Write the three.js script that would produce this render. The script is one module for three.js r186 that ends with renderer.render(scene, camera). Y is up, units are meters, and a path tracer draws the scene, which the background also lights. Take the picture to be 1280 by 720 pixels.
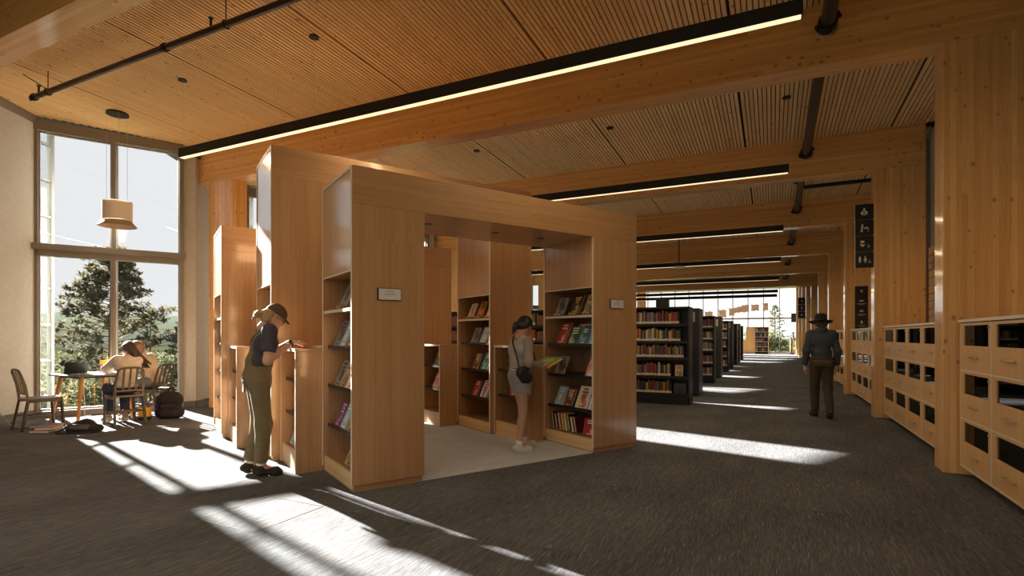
import * as THREE from 'three';
import { mergeGeometries, mergeVertices, toCreasedNormals } from 'three/addons/utils/BufferGeometryUtils.js';
import { RoundedBoxGeometry } from 'three/addons/geometries/RoundedBoxGeometry.js';
import { RectAreaLightUniformsLib } from 'three/addons/lights/RectAreaLightUniformsLib.js';

// ---------------------------------------------------------------- camera, sky, sun, exposure
const scene = new THREE.Scene();
const renderer = new THREE.WebGLRenderer({ antialias: true });
renderer.toneMapping = THREE.LinearToneMapping;
renderer.toneMappingExposure = 1.15;
renderer.shadowMap.enabled = true;
RectAreaLightUniformsLib.init();

const EYE = 1.36, YAW = THREE.MathUtils.degToRad(25.85);
const camera = new THREE.PerspectiveCamera(2 * THREE.MathUtils.radToDeg(Math.atan(360 / 671)), 1280 / 720, 0.05, 600);
camera.position.set(0, EYE, 0);
camera.rotation.set(0, YAW, 0);
camera.setViewOffset(1280, 720, 0, -60, 1280, 720);   // a shift lens: level camera, raised frame
scene.add(camera);

{ // pale hazy sky, the same all the way round
  const w = 16, h = 64, d = new Float32Array(w * h * 4);
  for (let j = 0; j < h; j++) for (let i = 0; i < w; i++) {
    const e = Math.max(0, (j + 0.5) / h * 2 - 1), t = Math.pow(e, 0.7), k = (j * w + i) * 4, S = 1.6;
    d[k] = S * (0.80 - 0.10 * t); d[k + 1] = S * (0.80 - 0.07 * t); d[k + 2] = S * (0.81 - 0.02 * t); d[k + 3] = 1;
  }
  const t = new THREE.DataTexture(d, w, h, THREE.RGBAFormat, THREE.FloatType);
  t.mapping = THREE.EquirectangularReflectionMapping; t.magFilter = t.minFilter = THREE.LinearFilter; t.needsUpdate = true;
  scene.background = t;
}
const SUN = new THREE.Vector3(-0.9625, 0.407, -0.271).normalize();
const sun = new THREE.DirectionalLight(new THREE.Color().setRGB(1.0, 0.93, 0.83), 92);
sun.position.copy(SUN).multiplyScalar(60).add(new THREE.Vector3(-5, 0, -18));
sun.target.position.set(-5, 0, -18); scene.add(sun, sun.target);
sun.castShadow = true; sun.shadow.mapSize.set(4096, 4096); sun.shadow.radius = 1.6;
Object.assign(sun.shadow.camera, { left: -34, right: 34, top: 24, bottom: -24, near: 1, far: 140 });

// ---------------------------------------------------------------- helpers
const rgb = (r, g, b) => new THREE.Color().setRGB(r, g, b);
const V3 = (x, y, z) => new THREE.Vector3(x, y, z);
let seedState = 12345;
const rnd = () => { seedState = (seedState + 0x6d2b79f5) | 0; let t = Math.imul(seedState ^ (seedState >>> 15), 1 | seedState); t = (t + Math.imul(t ^ (t >>> 7), 61 | t)) ^ t; return ((t ^ (t >>> 14)) >>> 0) / 4294967296; };
const seed = (s) => { seedState = s | 0; };
const rr = (a, b) => a + (b - a) * rnd();
const pick = (a) => a[Math.floor(rnd() * a.length)];
const taken = new Map();
function numbered(name) { const n = taken.get(name) ?? 0; taken.set(name, n + 1); return n ? name + '_' + String(n).padStart(3, '0') : name; }
function shade(o) { o.traverse((m) => { if (m.isMesh) { m.castShadow = true; m.receiveShadow = true; } }); return o; }
function tag(o, label, category, group) { o.userData.label = label; if (category) o.userData.category = category; if (group) o.userData.group = group; return o; }
function thing(name, label, category, pos = [0, 0, 0], turn = 0, group) {
  const o = new THREE.Group(); o.name = numbered(name); o.position.set(...pos); o.rotation.y = turn; scene.add(o);
  return tag(o, label, category, group);
}
function part(name, geo, mat, parent) {
  const m = new THREE.Mesh(Array.isArray(geo) ? merged(geo) : geo, mat); m.name = name; m.castShadow = m.receiveShadow = true; parent.add(m); return m;
}
function solo(name, geo, mat, label, category, group) { const m = part(numbered(name), geo, mat, scene); return tag(m, label, category, group); }
function struct(name, label, category) { const o = new THREE.Group(); o.name = numbered(name); scene.add(o); o.userData.kind = 'structure'; return tag(o, label, category); }
function structMesh(name, geo, mat, label, category) { const m = part(numbered(name), geo, mat, scene); m.userData.kind = 'structure'; return tag(m, label, category); }
function merged(list) {
  const l = list.map((g) => { const n = g.index ? g.toNonIndexed() : g; for (const k of Object.keys(n.attributes)) if (!['position', 'normal', 'uv'].includes(k)) n.deleteAttribute(k); return n; });
  return mergeGeometries(l);
}
// uv in metres, u along the grain
function grainUV(g, grain = 'y', ou = 0, ov = 0) {
  const p = g.attributes.position, n = g.attributes.normal, uv = new Float32Array(p.count * 2), ax = { x: 0, y: 1, z: 2 }[grain];
  for (let i = 0; i < p.count; i++) {
    const c = [p.getX(i), p.getY(i), p.getZ(i)], m = [Math.abs(n.getX(i)), Math.abs(n.getY(i)), Math.abs(n.getZ(i))];
    let nn = m[0] > m[1] ? (m[0] > m[2] ? 0 : 2) : (m[1] > m[2] ? 1 : 2);
    let u, v;
    if (nn === ax) { u = c[(ax + 1) % 3]; v = c[(ax + 2) % 3]; u *= 0.3; } else { u = c[ax]; v = c[3 - ax - nn]; }
    uv[2 * i] = u + ou; uv[2 * i + 1] = v + ov;
  }
  g.setAttribute('uv', new THREE.BufferAttribute(uv, 2)); return g;
}
// box between two corners, edges rounded by r
function bx(x0, x1, y0, y1, z0, z1, grain = 'y', r = 0, ou = 0, ov = 0) {
  const w = x1 - x0, h = y1 - y0, d = z1 - z0;
  const g = r ? new RoundedBoxGeometry(w, h, d, 1, Math.min(r, w / 2.01, h / 2.01, d / 2.01)) : new THREE.BoxGeometry(w, h, d);
  g.translate((x0 + x1) / 2, (y0 + y1) / 2, (z0 + z1) / 2);
  return grainUV(g, grain, ou, ov);
}
function tube(pts, r, seg = 10, rad = 8, closed = false) { return new THREE.TubeGeometry(new THREE.CatmullRomCurve3(pts.map((p) => V3(...p)), closed, 'catmullrom', 0.3), seg, r, rad, closed); }
function bar(a, b, r, rad = 8, r2 = r) {
  const A = V3(...a), B = V3(...b), g = new THREE.CylinderGeometry(r2, r, A.distanceTo(B), rad);
  g.applyQuaternion(new THREE.Quaternion().setFromUnitVectors(V3(0, 1, 0), B.clone().sub(A).normalize()));
  return g.translate((A.x + B.x) / 2, (A.y + B.y) / 2, (A.z + B.z) / 2);
}
function beamBox(a, b, w, t, roll = 0) { // a square bar from a to b
  const A = V3(...a), B = V3(...b), g = new THREE.BoxGeometry(w, A.distanceTo(B), t); if (roll) g.rotateY(roll);
  g.applyQuaternion(new THREE.Quaternion().setFromUnitVectors(V3(0, 1, 0), B.clone().sub(A).normalize()));
  return g.translate((A.x + B.x) / 2, (A.y + B.y) / 2, (A.z + B.z) / 2);
}
function extrudeXY(pts, depth, bevel = 0) {
  const s = new THREE.Shape(pts.map((p) => new THREE.Vector2(p[0], p[1])));
  return new THREE.ExtrudeGeometry(s, { depth, bevelEnabled: bevel > 0, bevelSize: bevel, bevelThickness: bevel, bevelSegments: 1, curveSegments: 8 });
}

// ---------------------------------------------------------------- textures
const hash2 = (x, y) => { let h = Math.imul(x, 374761393) + Math.imul(y, 668265263) | 0; h = Math.imul(h ^ (h >>> 13), 1274126177); return ((h ^ (h >>> 16)) >>> 0) / 4294967296; };
function vnoise(x, y, px = 0, py = 0) { // value noise, periodic when px, py are given
  const x0 = Math.floor(x), y0 = Math.floor(y), fx = x - x0, fy = y - y0, sx = fx * fx * (3 - 2 * fx), sy = fy * fy * (3 - 2 * fy);
  const W = (i, p) => p ? ((i % p) + p) % p : i, a = W(x0, px), b = W(x0 + 1, px), c = W(y0, py), d = W(y0 + 1, py);
  return (hash2(a, c) * (1 - sx) + hash2(b, c) * sx) * (1 - sy) + (hash2(a, d) * (1 - sx) + hash2(b, d) * sx) * sy;
}
function dataTex(w, h, fn, su, sv, srgb = true) { // fn(i, j) -> [r, g, b] 0..255; the image spans su x sv metres
  const d = new Uint8Array(w * h * 4);
  for (let j = 0; j < h; j++) for (let i = 0; i < w; i++) { const c = fn(i, j), k = (j * w + i) * 4; d[k] = c[0]; d[k + 1] = c[1]; d[k + 2] = c[2]; d[k + 3] = 255; }
  const t = new THREE.DataTexture(d, w, h); t.wrapS = t.wrapT = THREE.RepeatWrapping; t.magFilter = THREE.LinearFilter; t.minFilter = THREE.LinearMipmapLinearFilter; t.generateMipmaps = true;
  if (srgb) t.colorSpace = THREE.SRGBColorSpace; t.repeat.set(1 / su, 1 / sv); t.needsUpdate = true; return t;
}
const clamp = (x, a = 0, b = 1) => Math.min(b, Math.max(a, x)), mix = (a, b, t) => a + (b - a) * t;
// glued laminated fir: lamellas 46 mm deep, boards of about 1.3 m end to end, knots
function glulamTex(W, H, su, sv, rows, base, spread, seedN) {
  seed(seedN);
  const lam = []; for (let r = 0; r < rows; r++) { const cuts = []; let x = rr(0, 0.5); while (x < su) { cuts.push([x, rr(-1, 1), rr(-1, 1)]); x += rr(1.2, 2.8); } lam.push({ t: rr(-1, 1), cuts, o: rr(0, 100) }); }
  const knots = []; for (let k = 0; k < rows * su * 0.6; k++) knots.push([rr(0, su), rr(0, sv), rr(0.005, 0.011), rr(0.5, 1)]);
  const t = dataTex(W, H, (i, j) => {
    const x = i / W * su, y = j / H * sv, r = Math.min(rows - 1, Math.floor(y / sv * rows)), L = lam[r], fy = y / sv * rows - r;
    let c = L.cuts[L.cuts.length - 1]; for (const q of L.cuts) if (q[0] <= x) c = q;
    const wob = vnoise(x * 1.5, r * 7.3 + L.o) * 0.5;
    const g = vnoise(x * 2.2 + c[2] * 9, (fy * 6 + wob) * 2.2 + r * 37 + L.o), f = vnoise(x * 9, fy * 22 + r * 91), f2 = vnoise(x * 40, fy * 40 + r * 17);
    let v = 0.5 + spread * (0.2 * c[1] + 0.26 * L.t) + 0.4 * (g - 0.5) + 0.22 * (f - 0.5) + 0.05 * (f2 - 0.5);
    if (fy < 0.035) v -= 0.09;
    let R = mix(base[0][0], base[1][0], v), G = mix(base[0][1], base[1][1], v), B = mix(base[0][2], base[1][2], v);
    return [clamp(R, 0, 255), clamp(G, 0, 255), clamp(B, 0, 255)];
  }, su, sv);
  const d = t.image.data;
  for (const [kx, ky, kr, ks] of knots) { // brown knots with a paler ring of turned grain
    const R = kr * 2.6, i0 = Math.floor((kx - R * 1.5) / su * W), i1 = Math.ceil((kx + R * 1.5) / su * W), j0 = Math.floor((ky - R) / sv * H), j1 = Math.ceil((ky + R) / sv * H);
    for (let j = j0; j <= j1; j++) for (let i = i0; i <= i1; i++) {
      const dx = (i / W * su - kx) / 1.4, dy = j / H * sv - ky, q = Math.hypot(dx, dy) / kr; if (q > 2.6) continue;
      const k = ((((j % H) + H) % H) * W + (((i % W) + W) % W)) * 4, a = (q < 1 ? 0.62 : 0.3 * (1 - (q - 1) / 1.6)) * ks;
      d[k] = mix(d[k], 96, a); d[k + 1] = mix(d[k + 1], 52, a); d[k + 2] = mix(d[k + 2], 22, a);
    }
  }
  return t;
}
// slip-matched veneer with fine straight pores
function veneerTex(W, H, su, sv, a, b, seedN) {
  seed(seedN); const leaf = []; for (let k = 0; k < 16; k++) leaf.push(rr(-1, 1));
  return dataTex(W, H, (i, j) => {
    const x = i / W * su, y = j / H * sv, l = leaf[Math.floor(y / sv * 8) % 16];
    const g = vnoise(x * 0.9, y * 60, 0, Math.round(sv * 60)), f = vnoise(x * 5, y * 240, 0, Math.round(sv * 240)), q = vnoise(i * 0.06, j * 0.9);
    let v = 0.5 + 0.12 * l + 0.34 * (g - 0.5) + 0.3 * (f - 0.5); if (q > 0.8) v -= 0.22;
    return [mix(a[0], b[0], v), mix(a[1], b[1], v), mix(a[2], b[2], v)].map((c) => clamp(c, 0, 255));
  }, su, sv);
}
// loop-pile carpet with yarns along v
function carpetTex(N, size, a, b, warm, seedN) {
  const cols = Math.round(size / 0.004);
  return dataTex(N, N, (i, j) => {
    const c = Math.floor(i / N * cols), y = j / N;
    const run = vnoise(c * 3.7 + seedN, y * size * 16 + hash2(c, seedN) * 50), tuft = hash2(i + seedN * 7, j), pat = vnoise(i / N * size * 5, y * size * 1.2);
    let v = 0.42 + 0.4 * (run - 0.5) + 0.42 * (tuft - 0.5) + 0.18 * (pat - 0.5);
    if (hash2(c + 991, Math.floor(y * size * 14 + hash2(c, 5) * 9)) > 0.93) v += 0.3;
    const w = hash2(c, 77 + Math.floor(y * size * 5 + hash2(c, 3) * 9)) > 0.72 ? warm : 0; v = clamp(v);
    return [clamp(mix(a[0], b[0], v) + w, 0, 255), clamp(mix(a[1], b[1], v) + w * 0.45, 0, 255), clamp(mix(a[2], b[2], v), 0, 255)];
  }, size, size);
}
function canvasTex(w, h, draw) {
  const c = document.createElement('canvas'); c.width = w; c.height = h; draw(c.getContext('2d'), w, h);
  const t = new THREE.CanvasTexture(c); t.colorSpace = THREE.SRGBColorSpace; t.anisotropy = 4; return t;
}
const std = (o) => new THREE.MeshStandardMaterial(o);
const phys = (o) => new THREE.MeshPhysicalMaterial(o);

const M = {};
{
  const g1 = glulamTex(2048, 1024, 5, 1.3, 28, [[204, 144, 80], [250, 205, 136]], 0.8, 11);
  M.glulam = phys({ map: g1, roughness: 0.55, clearcoat: 1.0, clearcoatRoughness: 0.12 });
  const g3 = glulamTex(1024, 1024, 4, 1.12, 20, [[224, 180, 120], [253, 222, 168]], 0.6, 71);
  M.slat = std({ map: g3, roughness: 0.6 });
  M.felt = std({ color: rgb(0.018, 0.014, 0.011), roughness: 1 });
  const v1 = veneerTex(1024, 1024, 2.2, 1.0, [169, 124, 81], [207, 163, 117], 5);
  M.veneer = phys({ map: v1, roughness: 0.42, clearcoat: 1.0, clearcoatRoughness: 0.13 });
  const v2 = veneerTex(1024, 512, 2.2, 0.8, [208, 170, 118], [232, 202, 152], 9);
  M.birch = std({ map: v2, roughness: 0.5 });
  M.edge = std({ color: rgb(0.72, 0.62, 0.48), roughness: 0.45 });
  const c1 = carpetTex(1024, 1.6, [58, 60, 64], [137, 141, 148], 9, 3);
  M.carpet = phys({ map: c1, roughness: 1, specularIntensity: 0.1, bumpMap: c1, bumpScale: 0.001 });
  const c2 = carpetTex(1024, 1.6, [160, 164, 170], [228, 231, 237], 4, 8);
  M.carpetLight = phys({ map: c2, roughness: 1, specularIntensity: 0.1, bumpMap: c2, bumpScale: 0.001 });
  const pl = dataTex(256, 256, (i, j) => { const v = 190 + 8 * (vnoise(i / 8, j / 8, 32, 32) - 0.5) + 5 * (hash2(i, j) - 0.5); return [v * 0.98, v * 0.97, v * 0.92]; }, 1.5, 1.5);
  M.plaster = std({ map: pl, roughness: 0.9 });
  M.taupe = std({ color: rgb(0.20, 0.178, 0.145), roughness: 0.45 });
  M.aluminium = std({ color: rgb(0.42, 0.41, 0.39), roughness: 0.4, metalness: 0.6 });
  M.glass = phys({ color: rgb(0.93, 0.95, 0.95), transmission: 1, thickness: 0, roughness: 0.0, ior: 1.45, specularIntensity: 0.6 });
  M.glassTint = phys({ color: rgb(0.77, 0.775, 0.775), transmission: 1, thickness: 0, roughness: 0.0, ior: 1.45, specularIntensity: 0.6 });
  M.black = std({ color: rgb(0.012, 0.011, 0.011), roughness: 0.5 });
  M.blackMetal = std({ color: rgb(0.02, 0.02, 0.021), roughness: 0.38, metalness: 0.3 });
  M.pipe = std({ color: rgb(0.05, 0.04, 0.033), roughness: 0.32, metalness: 0.35 });
  M.pipeFit = std({ color: rgb(0.02, 0.017, 0.015), roughness: 0.5, metalness: 0.2 });
  M.steel = std({ color: rgb(0.55, 0.54, 0.52), roughness: 0.3, metalness: 0.9 });
  M.concrete = std({ color: rgb(0.42, 0.40, 0.37), roughness: 0.85 });
  M.baseboard = std({ color: rgb(0.10, 0.095, 0.085), roughness: 0.6 });
  M.white = std({ color: rgb(0.78, 0.76, 0.72), roughness: 0.6 });
}
// ---------------------------------------------------------------- the building
// x across the hall, -z down the aisle; the roof falls gently away from the camera to a valley and then rises
const SLOPE = 0.0365, RISE = 0.075, VALLEY = -26.8;
const ceilAt = (z) => z > VALLEY ? 4.94 + SLOPE * (z + 6.68) : 4.94 + SLOPE * (VALLEY + 6.68) + RISE * (VALLEY - z);
const BAY = 4, BEAM0 = -6.68, LEFT = -11.02, APEX = -9.865, ZBACK = 7.6, ZEND = -47.2, RIGHT = 2.4;
const valley = (k) => [LEFT, -4.57 - BAY * k], apex = (k) => [APEX, -6.57 - BAY * k];

{ // floor slab with a saw-tooth edge, carpet on it
  const s = new THREE.Shape(); s.moveTo(RIGHT + 0.2, -(ZBACK + 0.2)); s.lineTo(RIGHT + 0.2, -(ZEND - 0.2)); s.lineTo(APEX - 0.4, -(ZEND - 0.2));
  for (let k = 10; k >= -4; k--) { s.lineTo(apex(k)[0] - 0.22, -apex(k)[1]); s.lineTo(valley(k)[0] - 0.22, -valley(k)[1]); }
  s.lineTo(APEX - 0.4, -(ZBACK + 0.2));
  const g = new THREE.ExtrudeGeometry(s, { depth: 0.25, bevelEnabled: false }); g.rotateX(-Math.PI / 2); g.translate(0, -0.25, 0);
  const p = g.attributes.position, uv = g.attributes.uv; for (let i = 0; i < p.count; i++) uv.setXY(i, p.getX(i), p.getZ(i));
  const f = structMesh('floor', g, M.carpet, 'dark grey loop pile carpet with lengthwise streaks', 'floor');
  // carpeted lids of floor boxes, framed by thin dark joints
  for (const [cx, cz, w, d] of [[-3.53, -2.88, 0.62, 0.64], [-4.77, -3.2, 0.62, 0.64]]) {
    const t = 0.007, fr = [bx(cx - w / 2, cx + w / 2, 0, 0.002, cz - d / 2, cz - d / 2 + t), bx(cx - w / 2, cx + w / 2, 0, 0.002, cz + d / 2 - t, cz + d / 2), bx(cx - w / 2, cx - w / 2 + t, 0, 0.002, cz - d / 2, cz + d / 2), bx(cx + w / 2 - t, cx + w / 2, 0, 0.002, cz - d / 2, cz + d / 2)];
    part('floor_box_frame', fr, M.black, f);
  }
}
// saw-tooth window wall on the left
const P60 = Math.PI / 3, P120 = 2 * Math.PI / 3;
function wallWindow(k, n) {
  const [vx, vz] = valley(k), H = ceilAt(vz - 1) - 0.02, T = H - 0.17, near = k === 0;
  const w = struct('window_' + n, near ? 'tall window with taupe frame behind the study table' : 'tall window with taupe frame between timber columns', 'window');
  w.position.set(vx, 0, vz); w.rotation.y = P60;
  // frame: posts, head, sill, transom shelf, mullion
  part('frame', [bx(-0.02, 0.035, 0, H, -0.16, 0.02), bx(2.04, 2.11, 0, H, -0.16, 0.035), bx(-0.02, 2.11, T, H, -0.16, 0.03), bx(0.0, 2.08, 0, 0.1, -0.16, 0.03)], M.taupe, w);
  part('transom', [bx(0.0, 2.08, 2.705, 2.80, -0.14, 0.02), bx(-0.03, 2.14, 2.80, 2.905, -0.1, 0.09, 'x', 0.006)], M.taupe, w);
  for (const [a, b] of [[0.1, 2.705], [2.905, T]]) part('mullion', bx(1.025, 1.085, a, b, -0.15, 0.03, 'y', 0.004), M.taupe, w);
  part('bead', [...[0.036, 1.0, 1.088, 2.02].flatMap((x) => [bx(x, x + 0.022, 0.1, 2.70, -0.1, -0.06), bx(x, x + 0.022, 2.91, T, -0.1, -0.06)]), bx(0.04, 2.04, 0.1, 0.13, -0.1, -0.06), bx(0.04, 2.04, T - 0.025, T, -0.1, -0.06)], M.aluminium, w);
  for (const [x0, x1] of [[0.05, 1.012], [1.1, 2.03]]) for (const [y0, y1] of [[0.12, 2.705], [2.905, T - 0.01]]) part('pane', bx(x0, x1, y0, y1, -0.083, -0.077), M.glassTint, w);
  // glazed fin standing out from the corner, divided by horizontal bars
  const fin = new THREE.Group(); fin.name = 'fin'; w.add(fin); fin.position.set(0.0, 0, -0.17); fin.rotation.y = P60;
  part('fin_post', [bx(0.27, 0.33, 0, H, -0.04, 0.04), bx(0, 0.03, 0, H, -0.04, 0.04)], M.aluminium, fin);
  const bars = []; for (let y = 0.3; y < H; y += 0.62) bars.push(bx(0.03, 0.27, y, y + 0.035, -0.03, 0.03));
  part('fin_bar', bars, M.aluminium, fin); part('fin_pane', bx(0.03, 0.27, 0, H, -0.004, 0.004), M.glass, fin);
  return w;
}
const wallsLeft = struct('wall_left', 'warm white plastered saw-tooth wall between the tall windows', 'wall');
const baseLeft = struct('baseboard_left', 'dark grey baseboard along the plastered saw-tooth wall', 'baseboard');
const trimLeft = struct('trim_1', 'taupe metal trim where plastered wall meets the ceiling', 'trim');
for (let k = -3, n = 1; k <= 9; k++) {
  if (k >= 0) wallWindow(k, k === 0 ? 1 : ++n);
  const put = (par, name, g, m, x, z, turn) => { const o = part(name, g, m, par); o.position.set(x, 0, z); o.rotation.y = turn; };
  const [vx, vz] = valley(k), [ax, az] = apex(k), H = ceilAt(vz - 1) + 0.08, H2 = ceilAt(az - 1) + 0.08, far = Math.hypot(APEX - LEFT, 2);
  put(wallsLeft, 'wall_panel', bx(k < 0 ? 0 : 2.11, far, 0, H, -0.18, 0.0), M.plaster, vx, vz, P60);
  put(wallsLeft, 'wall_panel', bx(0, far, 0, H2, -0.2, 0.0), M.plaster, ax, az, P120);
  put(baseLeft, 'baseboard', bx(k < 0 ? 0 : 2.11, far, 0, 0.13, 0, 0.015), M.baseboard, vx, vz, P60);
  put(baseLeft, 'baseboard', bx(0, far, 0, 0.13, 0, 0.015), M.baseboard, ax, az, P120);
  put(trimLeft, 'trim', bx(-0.05, far, H2 - 0.24, H2 - 0.06, 0, 0.03), M.taupe, ax, az, P120);
}
// right wall: plaster behind the columns, horizontal timber boards with lettering above the lockers
{
  const w = struct('wall_right', 'wall of plaster and timber boards behind the lockers', 'wall');
  part('wall_panel', bx(RIGHT, RIGHT + 0.2, -0.02, 5.9, ZEND - 0.2, ZBACK + 0.2), M.plaster, w);
  for (let j = -3; j < 4; j++) {
    const z0 = BEAM0 - BAY * j;   // front of a column; a post stands just behind it, boards run on to the next post
    for (let y = 0; y < 2.72; y += 0.1295) part('board', bx(RIGHT - 0.03, RIGHT, y, y + 0.118, z0 - 0.5, z0 + 3.1, 'z', 0, rr(0, 4), rr(0, 1)), M.slat, w);
    part('steel_post', bx(RIGHT - 0.1, RIGHT, 0, ceilAt(z0) - 0.1, z0 - 0.86, z0 - 0.53), M.concrete, w);
  }
}
// gable walls, both fully glazed
function gable(name, z, inward, xs, label) {
  const H = ceilAt(z) + 0.1, w = struct(name, label, 'window'), d = 0.07;
  part('frame', [bx(xs[0] - 0.05, xs.at(-1) + 0.05, 0, 0.1, z - d, z + d), bx(xs[0] - 0.05, xs.at(-1) + 0.05, H - 0.2, H, z - d, z + d), bx(xs[0] - 0.05, xs.at(-1) + 0.05, 2.7, 2.82, z - d, z + d)], M.taupe, w);
  xs.forEach((x) => part('mullion', bx(x - 0.03, x + 0.03, 0.1, H - 0.2, z - d, z + d), M.taupe, w));
  for (let i = 0; i + 1 < xs.length; i++) { part('pane', bx(xs[i] + 0.03, xs[i + 1] - 0.03, 0.1, 2.7, z - 0.004, z + 0.004), M.glass, w); part('pane', bx(xs[i] + 0.03, xs[i + 1] - 0.03, 2.82, H - 0.2, z - 0.004, z + 0.004), M.glass, w); }
}
const farX = []; for (let x = RIGHT - 0.72; x > -11.2; x -= 1.14) farX.unshift(x);
gable('window_20', ZEND, 1, farX, 'glass end wall with slim mullions at the far end of the aisle');
structMesh('wall_far', bx(RIGHT - 0.68, RIGHT + 0.2, 0, 5.9, ZEND - 0.1, ZEND + 0.1), M.glulam, 'timber wall strip beside the glass end wall', 'wall');
const nearX = []; for (let x = RIGHT - 0.1; x > -11.4; x -= 1.55) nearX.unshift(x);
gable('window_21', ZBACK, -1, nearX, 'glass end wall behind the camera');

// ---------------------------------------------------------------- timber frames
for (let j = -3; j <= 9; j++) {
  const z0 = BEAM0 - BAY * j, zc = z0 - 0.15, top = ceilAt(zc) + 0.02, bot = top - 0.67, ou = j * 1.37, ov = j * 0.31;
  const where = j < 0 ? 'over the reading area' : j === 0 ? 'above the bookcase portals' : j < 3 ? 'above the book stacks' : 'towards the far glass wall';
  const b = structMesh('timber_beam', bx(-10.1, 2.23, bot, top, z0 - 0.3, z0, 'x', 0.006, ou, ov), M.glulam, 'deep glued laminated timber beam ' + where, 'beam');
  structMesh('timber_column', bx(1.53, 2.23, 0, bot, z0 - 0.3, z0, 'y', 0.006, ou + 2, ov + 0.5), M.glulam, 'broad glued laminated timber column beside the wooden lockers', 'column').userData.group = 'timber columns along the locker wall';
  structMesh('timber_column', bx(-9.65, -8.97, 0, bot, z0 - 0.3, z0, 'y', 0.006, ou + 1, ov + 0.2), M.glulam, 'broad glued laminated timber column beside the saw-tooth window wall', 'column').userData.group = 'timber columns along the window wall';
}
// ceiling of timber slats in panels, dark felt above, roof over all
{
  const c = struct('ceiling', 'ceiling of narrow fir slats in panels between the timber beams', 'ceiling');
  const joints = [-11.25, -9.23, -7.03, -4.83, -2.63, -0.43, 1.77, RIGHT], pitch = 0.058, sw = 0.0455, cache = new Map();
  for (let j = -4; j <= 9; j++) {
    const za = j === -4 ? ZBACK : BEAM0 - BAY * j - 0.3, zb = j === 9 ? ZEND : BEAM0 - BAY * (j + 1); if (za <= zb) continue;
    for (let i = 1; i + 1 < joints.length; i++) {
      const x0 = joints[i] + 0.012, x1 = joints[i + 1] - 0.012, len = za - zb + 0.02, key = i + '/' + len.toFixed(2);
      if (!cache.has(key)) {
        const g = []; const n = Math.floor((x1 - x0) / pitch), pp = (x1 - x0) / n;
        for (let k = 0; k < n; k++) g.push(bx(k * pp, k * pp + sw, 0, 0.035, -len, 0, 'z', 0, k * 0.713, k * 0.37 + i));
        cache.set(key, merged(g));
      }
      const zm = (za + zb) / 2, s = zm > VALLEY ? -SLOPE : RISE;
      const m = part('slat_panel', cache.get(key), M.slat, c); m.userData.kind = 'stuff';
      m.rotation.x = Math.atan(s); m.position.set(x0, ceilAt(za - 0.01), za + 0.01);
    }
  }
  // slats of the saw-tooth bays stop at the window wall
  for (let j = -4; j <= 9; j++) {
    const za = j === -4 ? ZBACK : BEAM0 - BAY * j - 0.3, zb = j === 9 ? ZEND : BEAM0 - BAY * (j + 1), vz = valley(j + 1)[1], g = [], s = (za + zb) / 2 > VALLEY ? -SLOPE : RISE;
    for (let x = -10.98; x < joints[1] - 0.05; x += pitch) { const r = x > APEX ? 9 : (x - LEFT) * 1.7320508 + 0.02, a = Math.min(za + 0.01, vz + r), b = Math.max(zb - 0.01, vz - r); if (a > b) g.push(bx(x, x + sw, 0, 0.035, b - za, a - za, 'z', 0, x * 3.1, x * 6.3)); }
    const m = part('slat_panel', g, M.slat, c); m.userData.kind = 'stuff'; m.rotation.x = Math.atan(s); m.position.set(0, ceilAt(za - 0.01), za);
  }
  const deck = (za, zb) => { // saw-tooth roof deck, tilted with the slope
    const sh = new THREE.Shape(), o = 0.95; sh.moveTo(RIGHT + 0.25, -za); sh.lineTo(RIGHT + 0.25, -zb);
    const pts = []; for (let k = -4; k <= 10; k++) { pts.push(valley(k), apex(k)); }
    const edge = (z) => { for (let i = 0; i + 1 < pts.length; i++) if (z <= pts[i][1] && z >= pts[i + 1][1]) return mix(pts[i][0], pts[i + 1][0], (z - pts[i][1]) / (pts[i + 1][1] - pts[i][1])); return APEX; };
    sh.lineTo(edge(zb) - o, -zb); for (const q of pts.filter((q) => q[1] > zb && q[1] < za).reverse()) sh.lineTo(q[0] - o, -q[1]); sh.lineTo(edge(za) - o, -za);
    const g = new THREE.ExtrudeGeometry(sh, { depth: 0.2, bevelEnabled: false }); g.rotateX(-Math.PI / 2); const q = g.attributes.position; for (let i = 0; i < q.count; i++) q.setY(i, q.getY(i) + 0.036 + ceilAt(q.getZ(i))); g.computeVertexNormals(); part('roof_deck', g, M.felt, c);
  };
  deck(ZBACK + 0.3, VALLEY); deck(VALLEY, ZEND - 0.3);
}
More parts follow.
